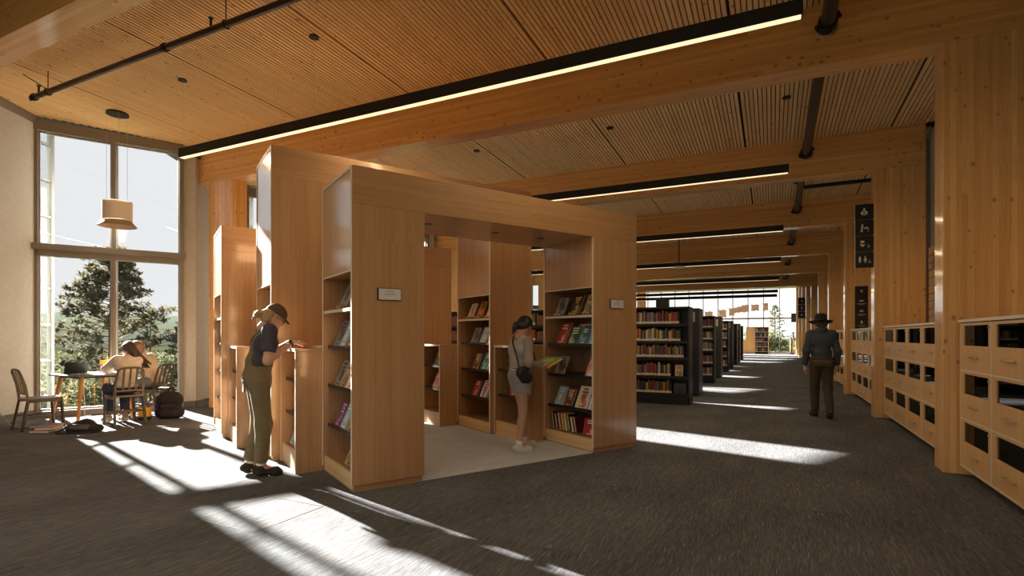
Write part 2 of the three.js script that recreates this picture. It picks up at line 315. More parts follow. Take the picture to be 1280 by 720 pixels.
// ---------------------------------------------------------------- linear pendants, pipes, ceiling fittings
const warmGlow = rgb(1.0, 0.77, 0.46);
M.glow = std({ color: rgb(0.9, 0.8, 0.6), emissive: warmGlow, emissiveIntensity: 1.05, roughness: 0.6 });
M.lampBody = std({ color: rgb(0.012, 0.010, 0.009), roughness: 0.6 });
for (let j = -2; j < 8; j++) {
  const z = BEAM0 - BAY * (j - 1) - 2.15, y = ceilAt(z) - 0.99, x0 = -7.58, x1 = 0.22;
  const names = ['over the reading area', 'over the floor behind the camera', 'above the first bookcase portal', 'above the nearest book stack', 'third down the hall above the book stacks', 'fourth down the hall above the book stacks', 'fifth down the hall above the book stacks', 'sixth down the hall before the glass wall', 'seventh down the hall before the glass wall', 'last before the far glass wall'];
  const t = thing('linear_pendant_lamp', 'long black linear pendant lamp lit underneath, ' + names[j + 2], 'lamp', [0, y, z]);
  part('housing', bx(x0, x1, -0.125, 0, -0.042, 0.042, 'x', 0.003), M.lampBody, t);
  part('diffuser', bx(x0 + 0.013, x1 - 0.013, -0.128, -0.1252, -0.034, 0.034), M.glow, t);
  for (const x of [x0 + 0.03, -5.02, -2.45, x1 - 0.03]) {
    part('suspension_wire', bar([x, 0, 0], [x, 0.985, 0], 0.0018, 5), M.steel, t);
    const c = new THREE.CylinderGeometry(0.055, 0.06, 0.02, 20); c.translate(x, 0.982, 0); part('canopy', c, M.pipeFit, t);
  }
  const L = new THREE.RectAreaLight(warmGlow, 36, x1 - x0 - 0.03, 0.064); L.position.set((x0 + x1) / 2, y - 0.131, z); L.lookAt((x0 + x1) / 2, 0, z); scene.add(L); L.name = 'linear_light';
}
function coupling(x, r, axis) { // a grooved pipe coupling with two bolts
  const c = new THREE.CylinderGeometry(r * 1.35, r * 1.35, 0.05, 16), g = [c, new THREE.BoxGeometry(r * 3.6, 0.04, r * 0.9), new THREE.CylinderGeometry(0.01, 0.01, 0.09, 6).translate(r * 1.6, 0, 0), new THREE.CylinderGeometry(0.01, 0.01, 0.09, 6).translate(-r * 1.6, 0, 0)];
  const m = merged(g); if (axis === 'x') { m.rotateY(0.6); m.rotateZ(Math.PI / 2); } else { m.rotateX(Math.PI / 2); m.rotateZ(0.5); } return m;
}
{
  const z = -3.9, y = 4.75, t = thing('sprinkler_pipe', 'thin dark sprinkler pipe hung on rods across the reading area ceiling', 'pipe', [0, y, z]);
  part('pipe', bar([-9.5, 0, 0], [0.42, 0, 0], 0.036, 16), M.pipe, t);
  for (const x of [-9.42, -6.42, -3.4, -0.5]) part('coupling', coupling(0, 0.036, 'x').translate(x, 0, 0), M.pipeFit, t);
  for (const x of [-9.05, -5.35, -1.8]) {
    part('hanger_rod', bar([x, 0.03, 0], [x, 0.3, 0.0], 0.006, 6), M.pipeFit, t);
    part('hanger_ring', new THREE.TorusGeometry(0.043, 0.007, 6, 20).rotateY(Math.PI / 2).translate(x, 0, 0), M.pipeFit, t);
    part('sprinkler_head', [bar([x - 0.25, 0.03, 0], [x - 0.25, 0.13, 0], 0.013, 8), new THREE.CylinderGeometry(0.028, 0.028, 0.006, 12).translate(x - 0.25, 0.135, 0)], M.pipeFit, t);
  }
  part('brace', bar([-9.05, 0.03, 0], [-9.5, 0.3, 0.1], 0.006, 6), M.pipeFit, t);
}
for (let j = -1; j < 8; j++) { // the main runs from beam to beam, a sleeve on every face
  const yAt = (z) => ceilAt(z) - 0.265, za = BEAM0 - BAY * j - 0.304, zb = BEAM0 - BAY * (j + 1) + 0.004, zv = za > VALLEY && zb < VALLEY ? VALLEY : (za + zb) / 2;
  const t = thing('sprinkler_main', 'thick dark sprinkler main above the aisle, ' + ['over the lamp before the portal beam', 'just beyond the portal beam', 'with a branch pipe to the right wall', 'in the bay of the third lamp', 'in the bay of the fourth lamp', 'in the bay of the fifth lamp', 'in the bay of the sixth lamp', 'in the bay of the seventh lamp', 'before the glass end wall'][j + 1], 'pipe', [0.53, 0, 0], 0, 'lengths of sprinkler main between the beams');
  part('pipe', [bar([0, yAt(za), za], [0, yAt(zv), zv], 0.07, 18), bar([0, yAt(zv), zv], [0, yAt(zb), zb], 0.07, 18)], M.pipe, t);
  for (const [z, q] of [[za, -1], [zb, 1]]) part('sleeve', new THREE.TorusGeometry(0.098, 0.012, 8, 24).translate(0, yAt(z), z + q * 0.013), M.steel, t);
  part('coupling', coupling(0, 0.07, 'z').translate(0, yAt(zb + 0.12), zb + 0.12), M.pipeFit, t);
  if (j === 1) part('branch', [bar([0, yAt(-12.7), -12.7], [1.5, yAt(-12.7), -12.7], 0.04, 12), bar([0, yAt(-12.5), -12.5], [-0.35, yAt(-12.5) + 0.14, -12.3], 0.02, 8)], M.pipeFit, t);
}
{ // sensor disc on a long rod in the third bay
  const z = -15.6, x = -2.35, y = ceilAt(z), t = thing('ceiling_sensor', 'small pale disc on a thin black rod hanging above the stacks', 'sensor', [x, y, z]);
  part('rod', bar([0, 0, 0], [0, -1.28, 0], 0.014, 8), M.black, t);
  part('bracket', bx(-0.12, 0.12, -1.3, -1.28, -0.03, 0.03), M.black, t);
  part('disc', new THREE.CylinderGeometry(0.15, 0.13, 0.04, 24).translate(0, -1.33, 0), M.white, t);
}
{ // two-part drum pendant above the study table
  const x = -9.62, z = -5.08, y = 3.05, t = thing('drum_pendant_lamp', 'cream two-tier drum pendant lamp hanging over the study table', 'lamp', [x, y, z]);
  M.shade = phys({ color: rgb(0.82, 0.76, 0.66), roughness: 0.9, transmission: 0.3, thickness: 0, side: THREE.DoubleSide });
  M.dish = std({ color: rgb(0.4, 0.29, 0.19), roughness: 0.6 });
  part('drum', new THREE.LatheGeometry([[0.20, 0.2], [0.205, 0.2], [0.205, 0.5], [0.2, 0.5], [0.197, 0.49], [0.197, 0.21], [0.2, 0.2]].map(([a, b]) => new THREE.Vector2(a, b)), 40), M.shade, t);
  part('drum_top', new THREE.CylinderGeometry(0.2, 0.2, 0.01, 40).translate(0, 0.48, 0), M.shade, t);
  part('dish', new THREE.LatheGeometry([[0.0, 0.19], [0.19, 0.19], [0.27, 0.1], [0.265, 0.095], [0.18, 0.18], [0, 0.18]].map(([a, b]) => new THREE.Vector2(a, b)), 40), M.dish, t);
  for (let k = 0; k < 3; k++) { const a = k * 2.1 + 0.4; part('wire', bar([0.16 * Math.cos(a), 0.49, 0.16 * Math.sin(a)], [0.16 * Math.cos(a), ceilAt(z) - y, 0.16 * Math.sin(a)], 0.0022, 5), M.steel, t); }
  part('canopy', new THREE.CylinderGeometry(0.15, 0.16, 0.03, 28).translate(0, ceilAt(z) - y - 0.012, 0), M.pipeFit, t);
}
// ---------------------------------------------------------------- bookcase portals, set at thirty degrees to the aisle
// local x runs along the portal fronts, local -z back through them
const ORG = [-3.262, -3.567];
const pq = (a, b) => [ORG[0] + 0.5 * a - 0.8660254 * b, ORG[1] - 0.8660254 * a - 0.5 * b];
const DEPTH = 0.95;
{
  const g = bx(0.25, 2.95, 0, 0.004, -4.45, -0.03, 'z'); const f = structMesh('trim_2', g, M.carpetLight, 'pale grey carpet inset inside the bookcase portals', 'carpet');
  f.position.set(ORG[0], 0, ORG[1]); f.rotation.y = P60;
}
M.hole = std({ color: rgb(0.05, 0.03, 0.02), roughness: 0.9 });
M.lightHole = std({ color: rgb(0.01, 0.01, 0.01), roughness: 0.4 });
function shelfSet(t, x0, w, d, wood, metal, holes, y0, y1) { // shelves inside a case open towards -x
  for (const y of wood) { part('shelf', bx(x0 + 0.015, x0 + w - 0.03, y - 0.028, y, -d + 0.03, -0.03, 'z'), M.veneer, t); part('shelf_edge', bx(x0 + 0.005, x0 + 0.015, y - 0.028, y, -d + 0.03, -0.03, 'z'), M.edge, t); }
  for (const y of metal) part('metal_shelf', [bx(x0 + 0.05, x0 + w - 0.03, y - 0.008, y, -d + 0.034, -0.034), bx(x0 + 0.046, x0 + 0.052, y - 0.02, y + 0.012, -d + 0.034, -0.034)], M.blackMetal, t);
  if (holes) { // rows of pin holes for the shelves in the rear side panel
    const g = []; for (const hx of [0.12, 0.5]) for (let y = y0 + 0.1; y < y1 - 0.1; y += 0.032) if ((Math.floor((y + 0.05) / 0.37) + 1) * 0.37 - y > 0.13) g.push(new THREE.CylinderGeometry(0.0045, 0.0045, 0.002, 6).rotateX(Math.PI / 2).translate(x0 + hx, y, -d + 0.0312));
    part('pin_holes', g, M.hole, t).userData.kind = 'stuff';
  }
}
function pier(t, x0, w, H, lint, d = DEPTH, holes = true) {
  const op = 1.925, yb = 0.06, yl = H - lint;
  part('front_panel', bx(x0, x0 + w, yb, yl, -0.03, 0, 'y', 0.002, x0, x0 * 0.7), M.veneer, t);
  part('rear_panel', bx(x0, x0 + w, yb, yl, -d, -d + 0.03, 'y', 0.002, x0 + 1, x0), M.veneer, t);
  part('back_panel', bx(x0 + w - 0.03, x0 + w - 0.001, yb, yl, -d + 0.03, -0.03, 'y', 0, 2, x0), M.veneer, t);
  part('head_panel', bx(x0 + 0.004, x0 + 0.024, op, yl, -d + 0.03, -0.03, 'y', 0, 3, x0), M.veneer, t);
  part('head_soffit', bx(x0 + 0.02, x0 + w - 0.03, op, op + 0.02, -d + 0.03, -0.03, 'z'), M.veneer, t);
  for (const z of [-0.03, -d]) part('edge_band', bx(x0 - 0.004, x0, yb, yl, z + 0.002, z + 0.028), M.edge, t);
  part('head_edge', bx(x0 - 0.001, x0 + 0.004, op, op + 0.012, -d + 0.03, -0.03), M.edge, t);
  part('plinth', bx(x0 + 0.012, x0 + 0.03, 0.02, 0.16, -d + 0.03, -0.03, 'z'), M.birch, t);
  part('bottom_shelf', bx(x0 + 0.03, x0 + w - 0.03, 0.14, 0.16, -d + 0.03, -0.03, 'z'), M.veneer, t);
  part('toe_kick', bx(x0 + 0.02, x0 + w - 0.015, 0, yb, -d + 0.02, -0.02, 'x'), M.veneer, t);
  shelfSet(t, x0, w, d, [1.61], [1.255, 0.87, 0.475], holes, 0.16, op);
}
function portal(name, a, b, xr, W, H, label, holes) {
  const [x, z] = pq(a, b), t = thing('bookcase_portal', label, 'bookcase', [x, 0, z], P60), L = 0.33;
  pier(t, 0, 0.68, H, L, DEPTH, holes); pier(t, xr, W - xr, H, L, DEPTH, false);
  part('lintel_front', bx(0, W, H - L, H, -0.03, 0, 'x', 0.002, 0.3, 0), M.veneer, t);
  part('lintel_rear', bx(0, W, H - L, H, -DEPTH, -DEPTH + 0.03, 'x', 0.002, 0.9, 0), M.veneer, t);
  part('lintel_end', bx(0.004, 0.024, H - L, H - 0.03, -DEPTH + 0.03, -0.03, 'y', 0, 3, 0), M.veneer, t);
  part('lintel_end', bx(W - 0.03, W, H - L, H - 0.03, -DEPTH + 0.03, -0.03, 'z'), M.veneer, t);
  part('lintel_top', bx(0.0, W, H - 0.03, H, -DEPTH + 0.03, -0.03, 'x'), M.veneer, t);
  part('edge_band', [bx(-0.004, 0, H - L, H, -0.028, -0.002), bx(-0.004, 0, H - L, H, -DEPTH + 0.002, -DEPTH + 0.028), bx(-0.004, 0, H - 0.026, H, -DEPTH + 0.028, -0.028)], M.edge, t);
  part('soffit', bx(0.68, xr, H - L, H - L + 0.02, -DEPTH + 0.03, -0.03, 'x'), M.veneer, t);
  for (const f of [0.12, 0.5, 0.8]) part('downlight', new THREE.CylinderGeometry(0.045, 0.045, 0.004, 20).translate(0.68 + (xr - 0.68) * f, H - L - 0.001, -0.45), M.lightHole, t);
  return t;
}
const portal1 = portal('p1', 0, 0, 2.81, 3.52, 2.84, 'nearest oak bookcase portal with two small white sign plates', true);
const portal2 = portal('p2', -0.35, 1.67, 2.79, 3.49, 3.44, 'tallest oak bookcase portal between the two lower ones', true);
const portal3 = portal('p3', -0.65, 3.458, 2.72, 3.43, 2.83, 'lower oak bookcase portal standing closest to the study table', false);
function lowCase(a, b, d, label, holes) { // waist-high case open towards -x
  const [x, z] = pq(a, b), t = thing('low_bookcase', label, 'bookcase', [x, 0, z], P60), w = 0.68, H = 1.235;
  part('front_panel', bx(0, w, 0.0, H - 0.03, -0.03, 0, 'y', 0.002, a, b), M.veneer, t); part('rear_panel', bx(0, w, 0.0, H - 0.03, -d, -d + 0.03, 'y', 0.002, a + 1, b), M.veneer, t);
  part('back_panel', bx(w - 0.03, w, 0.0, H - 0.03, -d + 0.03, -0.03, 'y'), M.veneer, t);
  part('top', bx(0, w, H - 0.03, H, -d, 0, 'x', 0.002), M.veneer, t); part('top_edge', bx(-0.004, 0, H - 0.03, H, -d, 0), M.edge, t);
  for (const zz of [-0.03, -d]) part('edge_band', bx(-0.004, 0, 0, H - 0.03, zz + 0.002, zz + 0.028), M.edge, t);
  part('plinth', bx(0.012, 0.03, 0.0, 0.2, -d + 0.03, -0.03, 'z'), M.birch, t); part('bottom_shelf', bx(0.03, w - 0.03, 0.18, 0.2, -d + 0.03, -0.03, 'z'), M.veneer, t);
  shelfSet(t, 0, w, d, [], [0.9, 0.55], holes, 0.2, H);
  return t;
}
lowCase(-0.255, 0.952, 0.715, 'waist-high oak bookcase where a reader in overalls stands', true);
lowCase(-0.57, 2.625, 0.83, 'waist-high oak bookcase behind the tallest portal, on the window side', true);
lowCase(2.5, 0.952, 0.715, 'waist-high oak bookcase behind the woman in denim shorts', false);
lowCase(2.15, 2.625, 0.83, 'waist-high oak bookcase at the back of the portal passage, on the aisle side', false);
// sign plates on the first portal
function plate(a, y, w, h, lines, label) {
  const [x, z] = pq(a, 0), t = thing('sign_plate', label, 'sign', [x, y, z], P60);
  part('backing', bx(-w / 2 - 0.012, w / 2 + 0.006, -h / 2 - 0.006, h / 2 + 0.006, 0.0005, 0.012, 'x', 0.002), M.black, t);
  const tex = canvasTex(512, 256, (c, W, H) => { c.fillStyle = '#dcdad6'; c.fillRect(0, 0, W, H); c.fillStyle = '#5a5753'; c.textAlign = 'center'; c.font = '52px sans-serif'; c.fillText(lines[0], W / 2, 74); c.fillText(lines[1], W / 2, 144); });
  const g = new THREE.BoxGeometry(w, h, 0.004); g.translate(0, 0, 0.014); part('face', g, std({ map: tex, roughness: 0.5 }), t);
}
plate(0.337, 1.733, 0.205, 0.098, ['Newest', 'Bestsellers'], 'small white sign plate with two lines on the left pier of the nearest portal');
plate(3.177, 1.742, 0.205, 0.098, ['Newest', 'Bestsellers'], 'small white sign plate with two lines on the right pier of the nearest portal');

// ---------------------------------------------------------------- books shown cover out
const COVERS = [ // name, ground, shapes
  ['red', '#a8302c', '#f0d8b0'], ['navy blue', '#28365e', '#d8c060'], ['cream', '#e6dcc6', '#b04030'], ['dark green', '#2f5a44', '#e0d8a8'], ['orange', '#d07a30', '#402818'], ['white', '#e8e6e2', '#c04868'],
  ['pink', '#d890a0', '#fbf0ea'], ['black', '#22201f', '#e0c838'], ['pale blue', '#9fb8cc', '#f4f0e4'], ['purple', '#6c3c74', '#e8a8c8'], ['yellow', '#e0b83c', '#8a3820'], ['brown', '#7a5030', '#e8d0a0'],
  ['teal', '#3c8086', '#f0e2c0'], ['grey', '#8c8c8a', '#2c3040'], ['tan', '#c2a078', '#52402e'], ['maroon', '#5c2028', '#d8b890']];
const coverTex = canvasTex(1024, 1024, (c) => {
  seed(404);
  COVERS.forEach(([, g, f], i) => { const X = (i % 4) * 256, Y = Math.floor(i / 4) * 256; c.save(); c.beginPath(); c.rect(X, Y, 256, 256); c.clip(); c.fillStyle = g; c.fillRect(X, Y, 256, 256);
    for (let k = 0; k < 4; k++) { c.globalAlpha = 0.5; c.fillStyle = k % 2 ? f : COVERS[(i * 5 + k * 3) % 16][1]; c.beginPath(); c.ellipse(X + rr(60, 200), Y + rr(110, 220), rr(20, 70), rr(18, 60), rr(0, 3), 0, 7); c.fill(); }
    c.globalAlpha = 1; c.fillStyle = f; let y = Y + 28; for (let k = 0; k < 2 + i % 2; k++) { const w = rr(90, 190); c.fillRect(X + 128 - w / 2, y, w, 20); y += 34; } c.fillRect(X + 70, Y + 226, 116, 12); c.restore(); });
});
M.cover = std({ map: coverTex, roughness: 0.45 });
M.pages = std({ color: rgb(0.72, 0.66, 0.54), roughness: 0.9 });
const solidCover = COVERS.map(([, g]) => std({ color: new THREE.Color(g), roughness: 0.5 }));
const bookGeo = new Map();
function coverBook(i, w, h, t) { // front faces +z, foot at y = 0, back at z = 0
  const key = i + '/' + w + '/' + h + '/' + t;
  if (!bookGeo.has(key)) {
    const f = new THREE.PlaneGeometry(w, h), uv = f.attributes.uv, cx = i % 4, cy = 3 - Math.floor(i / 4); for (let k = 0; k < 4; k++) uv.setXY(k, (cx + 0.02 + 0.96 * uv.getX(k)) / 4, (cy + 0.02 + 0.96 * uv.getY(k)) / 4); f.translate(0, h / 2, t + 0.0006);
    bookGeo.set(key, { print: f, cover: merged([bx(-w / 2, w / 2, 0, h, t - 0.003, t), bx(-w / 2, w / 2, 0, h, 0, 0.003), bx(-w / 2, -w / 2 + 0.004, 0, h, 0, t)]), pages: bx(-w / 2 + 0.005, w / 2 - 0.004, 0.004, h - 0.004, 0.003, t - 0.003) });
  }
  return bookGeo.get(key);
}
function placeBook(pos, turn, tilt, i, w, h, t, label, group) {
  const b = thing('book', label, 'book', pos, 0, group), g = coverBook(i, w, h, t); b.rotation.order = 'YXZ'; b.rotation.y = turn; b.rotation.x = -tilt;
  const c = part('cover', g.cover, solidCover[i], b); part('cover_print', g.print, M.cover, c); part('pages', g.pages, M.pages, b); return b;
}
M.easel = std({ color: rgb(0.42, 0.26, 0.12), roughness: 0.6 });
function easel(pos, turn, tilt, label) {
  const e = thing('book_easel', label, 'easel', pos, turn, 'small wooden book easels'), s = Math.sin(tilt), c = Math.cos(tilt);
  for (const x of [-0.045, 0.045]) { part('foot', beamBox([x, 0.008, 0.075], [x, 0.008, -0.09], 0.014, 0.014), M.easel, e); part('post', beamBox([x, 0.012, 0.02], [x, 0.012 + 0.15 * c, 0.02 - 0.15 * s], 0.012, 0.01), M.easel, e); }
  part('ledge', bx(-0.07, 0.07, 0.014, 0.024, 0.02, 0.07, 'x'), M.easel, e); part('lip', bx(-0.07, 0.07, 0.014, 0.038, 0.066, 0.074, 'x'), M.easel, e); part('crossbar', bx(-0.05, 0.05, 0.1, 0.112, -0.03, -0.02, 'x'), M.easel, e);
}
// turn that faces local -x of the portals
const FACE = P60 - Math.PI / 2, TILT = 0.42;
function shelfBooks(a, b0, y, list, where, onEasel) { // list: [distance back from the front panel, cover, width, height]
  for (const [dz, i, w, h, dx = 0.11] of list) {
    const [x, z] = pq(a + dx, b0 + dz), name = COVERS[i][0];
    if (onEasel) { const [ex, ez] = pq(a + dx, b0 + dz); easel([ex, y, ez], FACE, TILT, 'wooden easel holding the ' + name + ' book, ' + where); placeBook([x + 0.5 * -0.02, y + 0.026, z - 0.866 * -0.02], FACE, TILT, i, w, h, 0.022, name + ' book on an easel, ' + where); }
    else placeBook([x, y + 0.001, z], FACE, TILT, i, w, h, 0.024, name + ' book shown cover out, ' + where);
  }
}
const NP = 'the nearest portal', TP = 'the tallest portal';
// left pier of the first portal
shelfBooks(0, 0, 1.61, [[0.5, 13, 0.17, 0.24, 0.1]], 'top shelf, left pier of ' + NP, true);
shelfBooks(0, 0, 1.255, [[0.3, 11, 0.16, 0.27, 0.085], [0.5, 8, 0.17, 0.26, 0.085], [0.7, 13, 0.17, 0.27, 0.085]], 'second shelf, left pier of ' + NP);
shelfBooks(0, 0, 0.87, [[0.3, 5, 0.15, 0.24, 0.085], [0.49, 14, 0.16, 0.26, 0.085], [0.68, 13, 0.17, 0.26, 0.085]], 'third shelf, left pier of ' + NP);
shelfBooks(0, 0, 0.475, [[0.3, 14, 0.16, 0.24, 0.085], [0.49, 8, 0.17, 0.27, 0.085], [0.68, 9, 0.16, 0.25, 0.085]], 'fourth shelf, left pier of ' + NP);
shelfBooks(0, 0, 0.16, [[0.34, 14, 0.17, 0.25, 0.085]], 'bottom shelf, left pier of ' + NP);
// right pier of the first portal
shelfBooks(2.81, 0, 1.61, [[0.18, 14, 0.16, 0.23], [0.43, 7, 0.17, 0.24], [0.72, 13, 0.16, 0.22]], 'top shelf, right pier of ' + NP, true);
shelfBooks(2.81, 0, 1.255, [[0.12, 8, 0.15, 0.2], [0.3, 12, 0.16, 0.22, 0.1], [0.48, 3, 0.17, 0.24, 0.1], [0.42, 2, 0.34, 0.27, 0.22], [0.72, 0, 0.19, 0.29]], 'second shelf, right pier of ' + NP);
shelfBooks(2.81, 0, 0.87, [[0.16, 6, 0.18, 0.25], [0.75, 13, 0.18, 0.24]], 'third shelf, right pier of ' + NP);
shelfBooks(2.81, 0, 0.475, [[0.12, 5, 0.15, 0.22], [0.33, 2, 0.22, 0.28], [0.58, 11, 0.15, 0.23], [0.76, 8, 0.16, 0.25]], 'fourth shelf, right pier of ' + NP);
// right pier of the second portal
const A2 = -0.35 + 2.79, B2 = 1.67;
shelfBooks(A2, B2, 1.61, [[0.16, 6, 0.15, 0.22], [0.42, 4, 0.16, 0.24], [0.68, 2, 0.16, 0.22]], 'top shelf, right pier of ' + TP, true);
shelfBooks(A2, B2, 1.255, [[0.14, 14, 0.16, 0.25], [0.36, 8, 0.18, 0.25], [0.62, 13, 0.17, 0.24]], 'second shelf, right pier of ' + TP);
shelfBooks(A2, B2, 0.87, [[0.12, 2, 0.14, 0.22], [0.34, 12, 0.18, 0.26], [0.6, 11, 0.16, 0.25]], 'third shelf, right pier of ' + TP);
shelfBooks(A2, B2, 0.475, [[0.13, 9, 0.16, 0.24], [0.35, 5, 0.17, 0.25], [0.6, 0, 0.15, 0.24]], 'fourth shelf, right pier of ' + TP);
// low cases and the window side
shelfBooks(2.5, 0.952, 0.55, [[0.14, 2, 0.16, 0.24], [0.4, 0, 0.17, 0.25]], 'the lower shelf of the low case behind the woman'); shelfBooks(2.5, 0.952, 0.9, [[0.45, 11, 0.16, 0.22]], 'the upper shelf of the low case behind the woman');
shelfBooks(2.15, 2.625, 0.9, [[0.14, 14, 0.16, 0.24], [0.36, 7, 0.16, 0.24]], 'upper shelf of the backmost low case'); shelfBooks(2.15, 2.625, 0.55, [[0.14, 13, 0.16, 0.26], [0.38, 6, 0.16, 0.24]], 'lower shelf of the backmost low case');
shelfBooks(-0.35, B2, 1.61, [[0.55, 8, 0.17, 0.24, 0.1]], 'top shelf, left pier of ' + TP, true); shelfBooks(-0.255, 0.952, 0.2, [[0.3, 13, 0.16, 0.24, 0.08], [0.5, 8, 0.16, 0.22, 0.08]], 'bottom shelf of the low case beside the overalls');
{ // picture books standing spine out on the bottom shelf of the first portal's right pier
  const seq = [[0.82, 0.03, 7, 0.21], [0.76, 0.028, 11, 0.2], [0.69, 0.03, 4, 0.22], [0.63, 0.022, 14, 0.21], [0.57, 0.028, 10, 0.22], [0.51, 0.025, 7, 0.21], [0.45, 0.03, 14, 0.19], [0.39, 0.024, 15, 0.2]];
  seq.forEach(([dz, th, i, h], k) => { const [x, z] = pq(2.81 + 0.06, dz), b = placeBook([x, 0.161, z], P60 + Math.PI, 0, i, 0.16, h, th, COVERS[i][0] + ' picture book, ' + ['first', 'second', 'third', 'fourth', 'fifth', 'sixth', 'seventh', 'eighth'][k] + ' spine out from the rear panel, bottom shelf', 'picture books on the bottom shelf'); b.rotation.x = 0.22; b.position.y += 0.012;
    b.children.forEach((m) => m.position.x = -0.1); });
  const [x, z] = pq(2.81 + 0.14, 0.2); placeBook([x, 0.161, z], FACE + 0.3, 0.3, 0, 0.2, 0.2, 0.03, 'red picture book leaning at the end of the bottom shelf');
}
// ---------------------------------------------------------------- black metal book stacks along the aisle
M.stack = std({ color: rgb(0.013, 0.013, 0.014), roughness: 0.45, metalness: 0.2 });
M.stackEnd = std({ color: rgb(0.045, 0.045, 0.047), roughness: 0.5 });
M.label = std({ color: rgb(0.62, 0.58, 0.52), roughness: 0.8 });
const SPINES = [['dark red', '#5e2622'], ['brown', '#5e3a22'], ['black', '#1c1b1c'], ['grey', '#76746f'], ['navy', '#252f4c'], ['rust', '#7c4228'], ['cream', '#b8ab8c'], ['olive', '#5a5630'], ['yellow', '#a8862e'], ['rose', '#8c5a58'], ['teal', '#34484c'], ['bright red', '#8c2e28']].map(([n, c]) => [n, std({ color: new THREE.Color(c), roughness: 0.55 })]);
const unitBook = bx(0, 1, 0, 1, -1, 0), labelGeo = bx(0.04, 0.96, 0.04, 0.22, -0.01, 0.004);
const SHELF_Y = [1.6, 1.255, 0.93, 0.56, 0.215], SHELF_NAME = ['top', 'second', 'third', 'fourth', 'bottom'];
function spineRow(x0, x1, y, z, sh, stackName) { // books standing spine out along x, one object each
  let x = x0; while (x < x1) {
    const w = rr(0.02, 0.044), h = rr(0.2, 0.27), c = Math.floor(Math.pow(rnd(), 1.15) * SPINES.length), d = rr(0.13, 0.17), [n, m] = SPINES[c];
    if (x + w > x1) break;
    const b = solo('book', unitBook, m, n + ' spine book, ' + SHELF_NAME[sh] + ' shelf of ' + stackName, 'book', 'shelved books, ' + SHELF_NAME[sh] + ' shelf of ' + stackName);
    b.position.set(x, y + 0.0015, z - rr(0, 0.012)); b.scale.set(w, h, d); part('spine_label', labelGeo, M.label, b); x += w + rr(0.0006, 0.003);
  }
}
function stack(z, x0, x1, panel, label, frontBack = 0.53) {
  const t = thing('book_stack', label, 'bookshelf', [0, 0, z]), H = 1.94, D = frontBack;
  part('base', bx(x0, x1, 0, 0.16, -D, 0.0, 'x', 0.004), M.stack, t);
  for (const y of SHELF_Y) { part('shelf', [bx(x0 + 0.01, x1 - 0.03, y - 0.025, y, -0.24, -0.005), bx(x0 + 0.01, x1 - 0.03, y - 0.045, y + 0.003, -0.012, -0.002)], M.stack, t); part('shelf', bx(x0 + 0.01, x1 - 0.03, y - 0.025, y, -D + 0.005, -0.28), M.stack, t); }
  part('back_panel', bx(x0, x1 - 0.02, 0.16, H - 0.04, -0.275, -0.255), M.stack, t);
  for (let x = x1 - 0.03; x > x0; x -= 0.92) part('upright', bx(x - 0.0, x + 0.03, 0.16, H, -0.285, -0.245), M.stack, t);
  part('canopy', bx(x0, x1, H - 0.035, H, -D, 0), M.stack, t);
  if (panel) { part('end_panel', bx(x1 - 0.31, x1 + 0.02, 0.02, H + 0.05, -D - 0.1, 0.06, 'y', 0.004), M.stackEnd, t); const s = part('sign_holder', bx(x1 - 0.27, x1 - 0.07, 1.68, 1.9, 0.0605, 0.068), M.label, t); s.userData.label = 'white card holder'; }
  else part('end_panel', bx(x1 - 0.028, x1, 0.02, H, -D, 0, 'y', 0.002), M.stack, t);
}
const ST = 'the nearest black stack';
seed(77);
stack(-10.97, -8.2, -1.46, false, 'nearest black metal book stack, beside the right pier of the portal');
[[-1.64], [-1.6], [-1.56], [-1.79], [-1.8]].forEach(([e], i) => { spineRow(-2.62, e, SHELF_Y[i], -10.985, i, ST); (i < 3 && spineRow(-5.05, -4.72, SHELF_Y[i], -10.985, i, ST + ' behind the portal'));
  const g = []; let x = i < 3 ? -4.71 : -5.05; if (i < 3) { let q = -8.1; while (q < -5.1) { const w = rr(0.02, 0.044); g.push(bx(q, q + w - 0.002, SHELF_Y[i] + 0.0015, SHELF_Y[i] + rr(0.2, 0.26), -11.14, -10.985)); q += w; } } while (x < -2.66) { const w = rr(0.02, 0.044); g.push(bx(x, x + w - 0.002, SHELF_Y[i] + 0.0015, SHELF_Y[i] + rr(0.19, 0.25), -11.14, -10.985)); x += w; }
  const m = solo('shelved_books', g, SPINES[1][1], 'run of brown books hidden behind the portal on the ' + SHELF_NAME[i] + ' shelf', 'books'); m.userData.kind = 'stuff'; });
placeBook([-1.66, 0.562, -11.02], 0, 0.25, 14, 0.15, 0.22, 0.03, 'tan book shown cover out at the end of the fourth stack shelf');
{ const t = thing('book_box', 'black box at the end of the bottom stack shelf', 'box', [-1.64, 0.216, -11.08]); part('body', bx(-0.12, 0.12, 0, 0.2, -0.06, 0.06, 'y', 0.006), M.stackEnd, t); part('label_slot', bx(-0.04, 0.04, 0.05, 0.09, 0.06, 0.064), M.stack, t); }
{ const t = thing('equipment_box', 'black box standing on top of the nearest black stack', 'box', [-2.0, 1.94, -11.15]); part('body', bx(-0.12, 0.12, 0, 0.17, -0.1, 0.1, 'y', 0.01), M.stack, t); part('lid', bx(-0.125, 0.125, 0.17, 0.19, -0.105, 0.105, 'y', 0.004), M.stackEnd, t); }
const others = [[-12.8, true], [-16.45, false], [-18.55, true], [-22.0, false], [-24.2, true], [-27.6, false], [-29.8, true], [-33.4, false]];
const ordinal = ['second', 'third', 'fourth', 'fifth', 'sixth', 'seventh', 'eighth', 'ninth'];
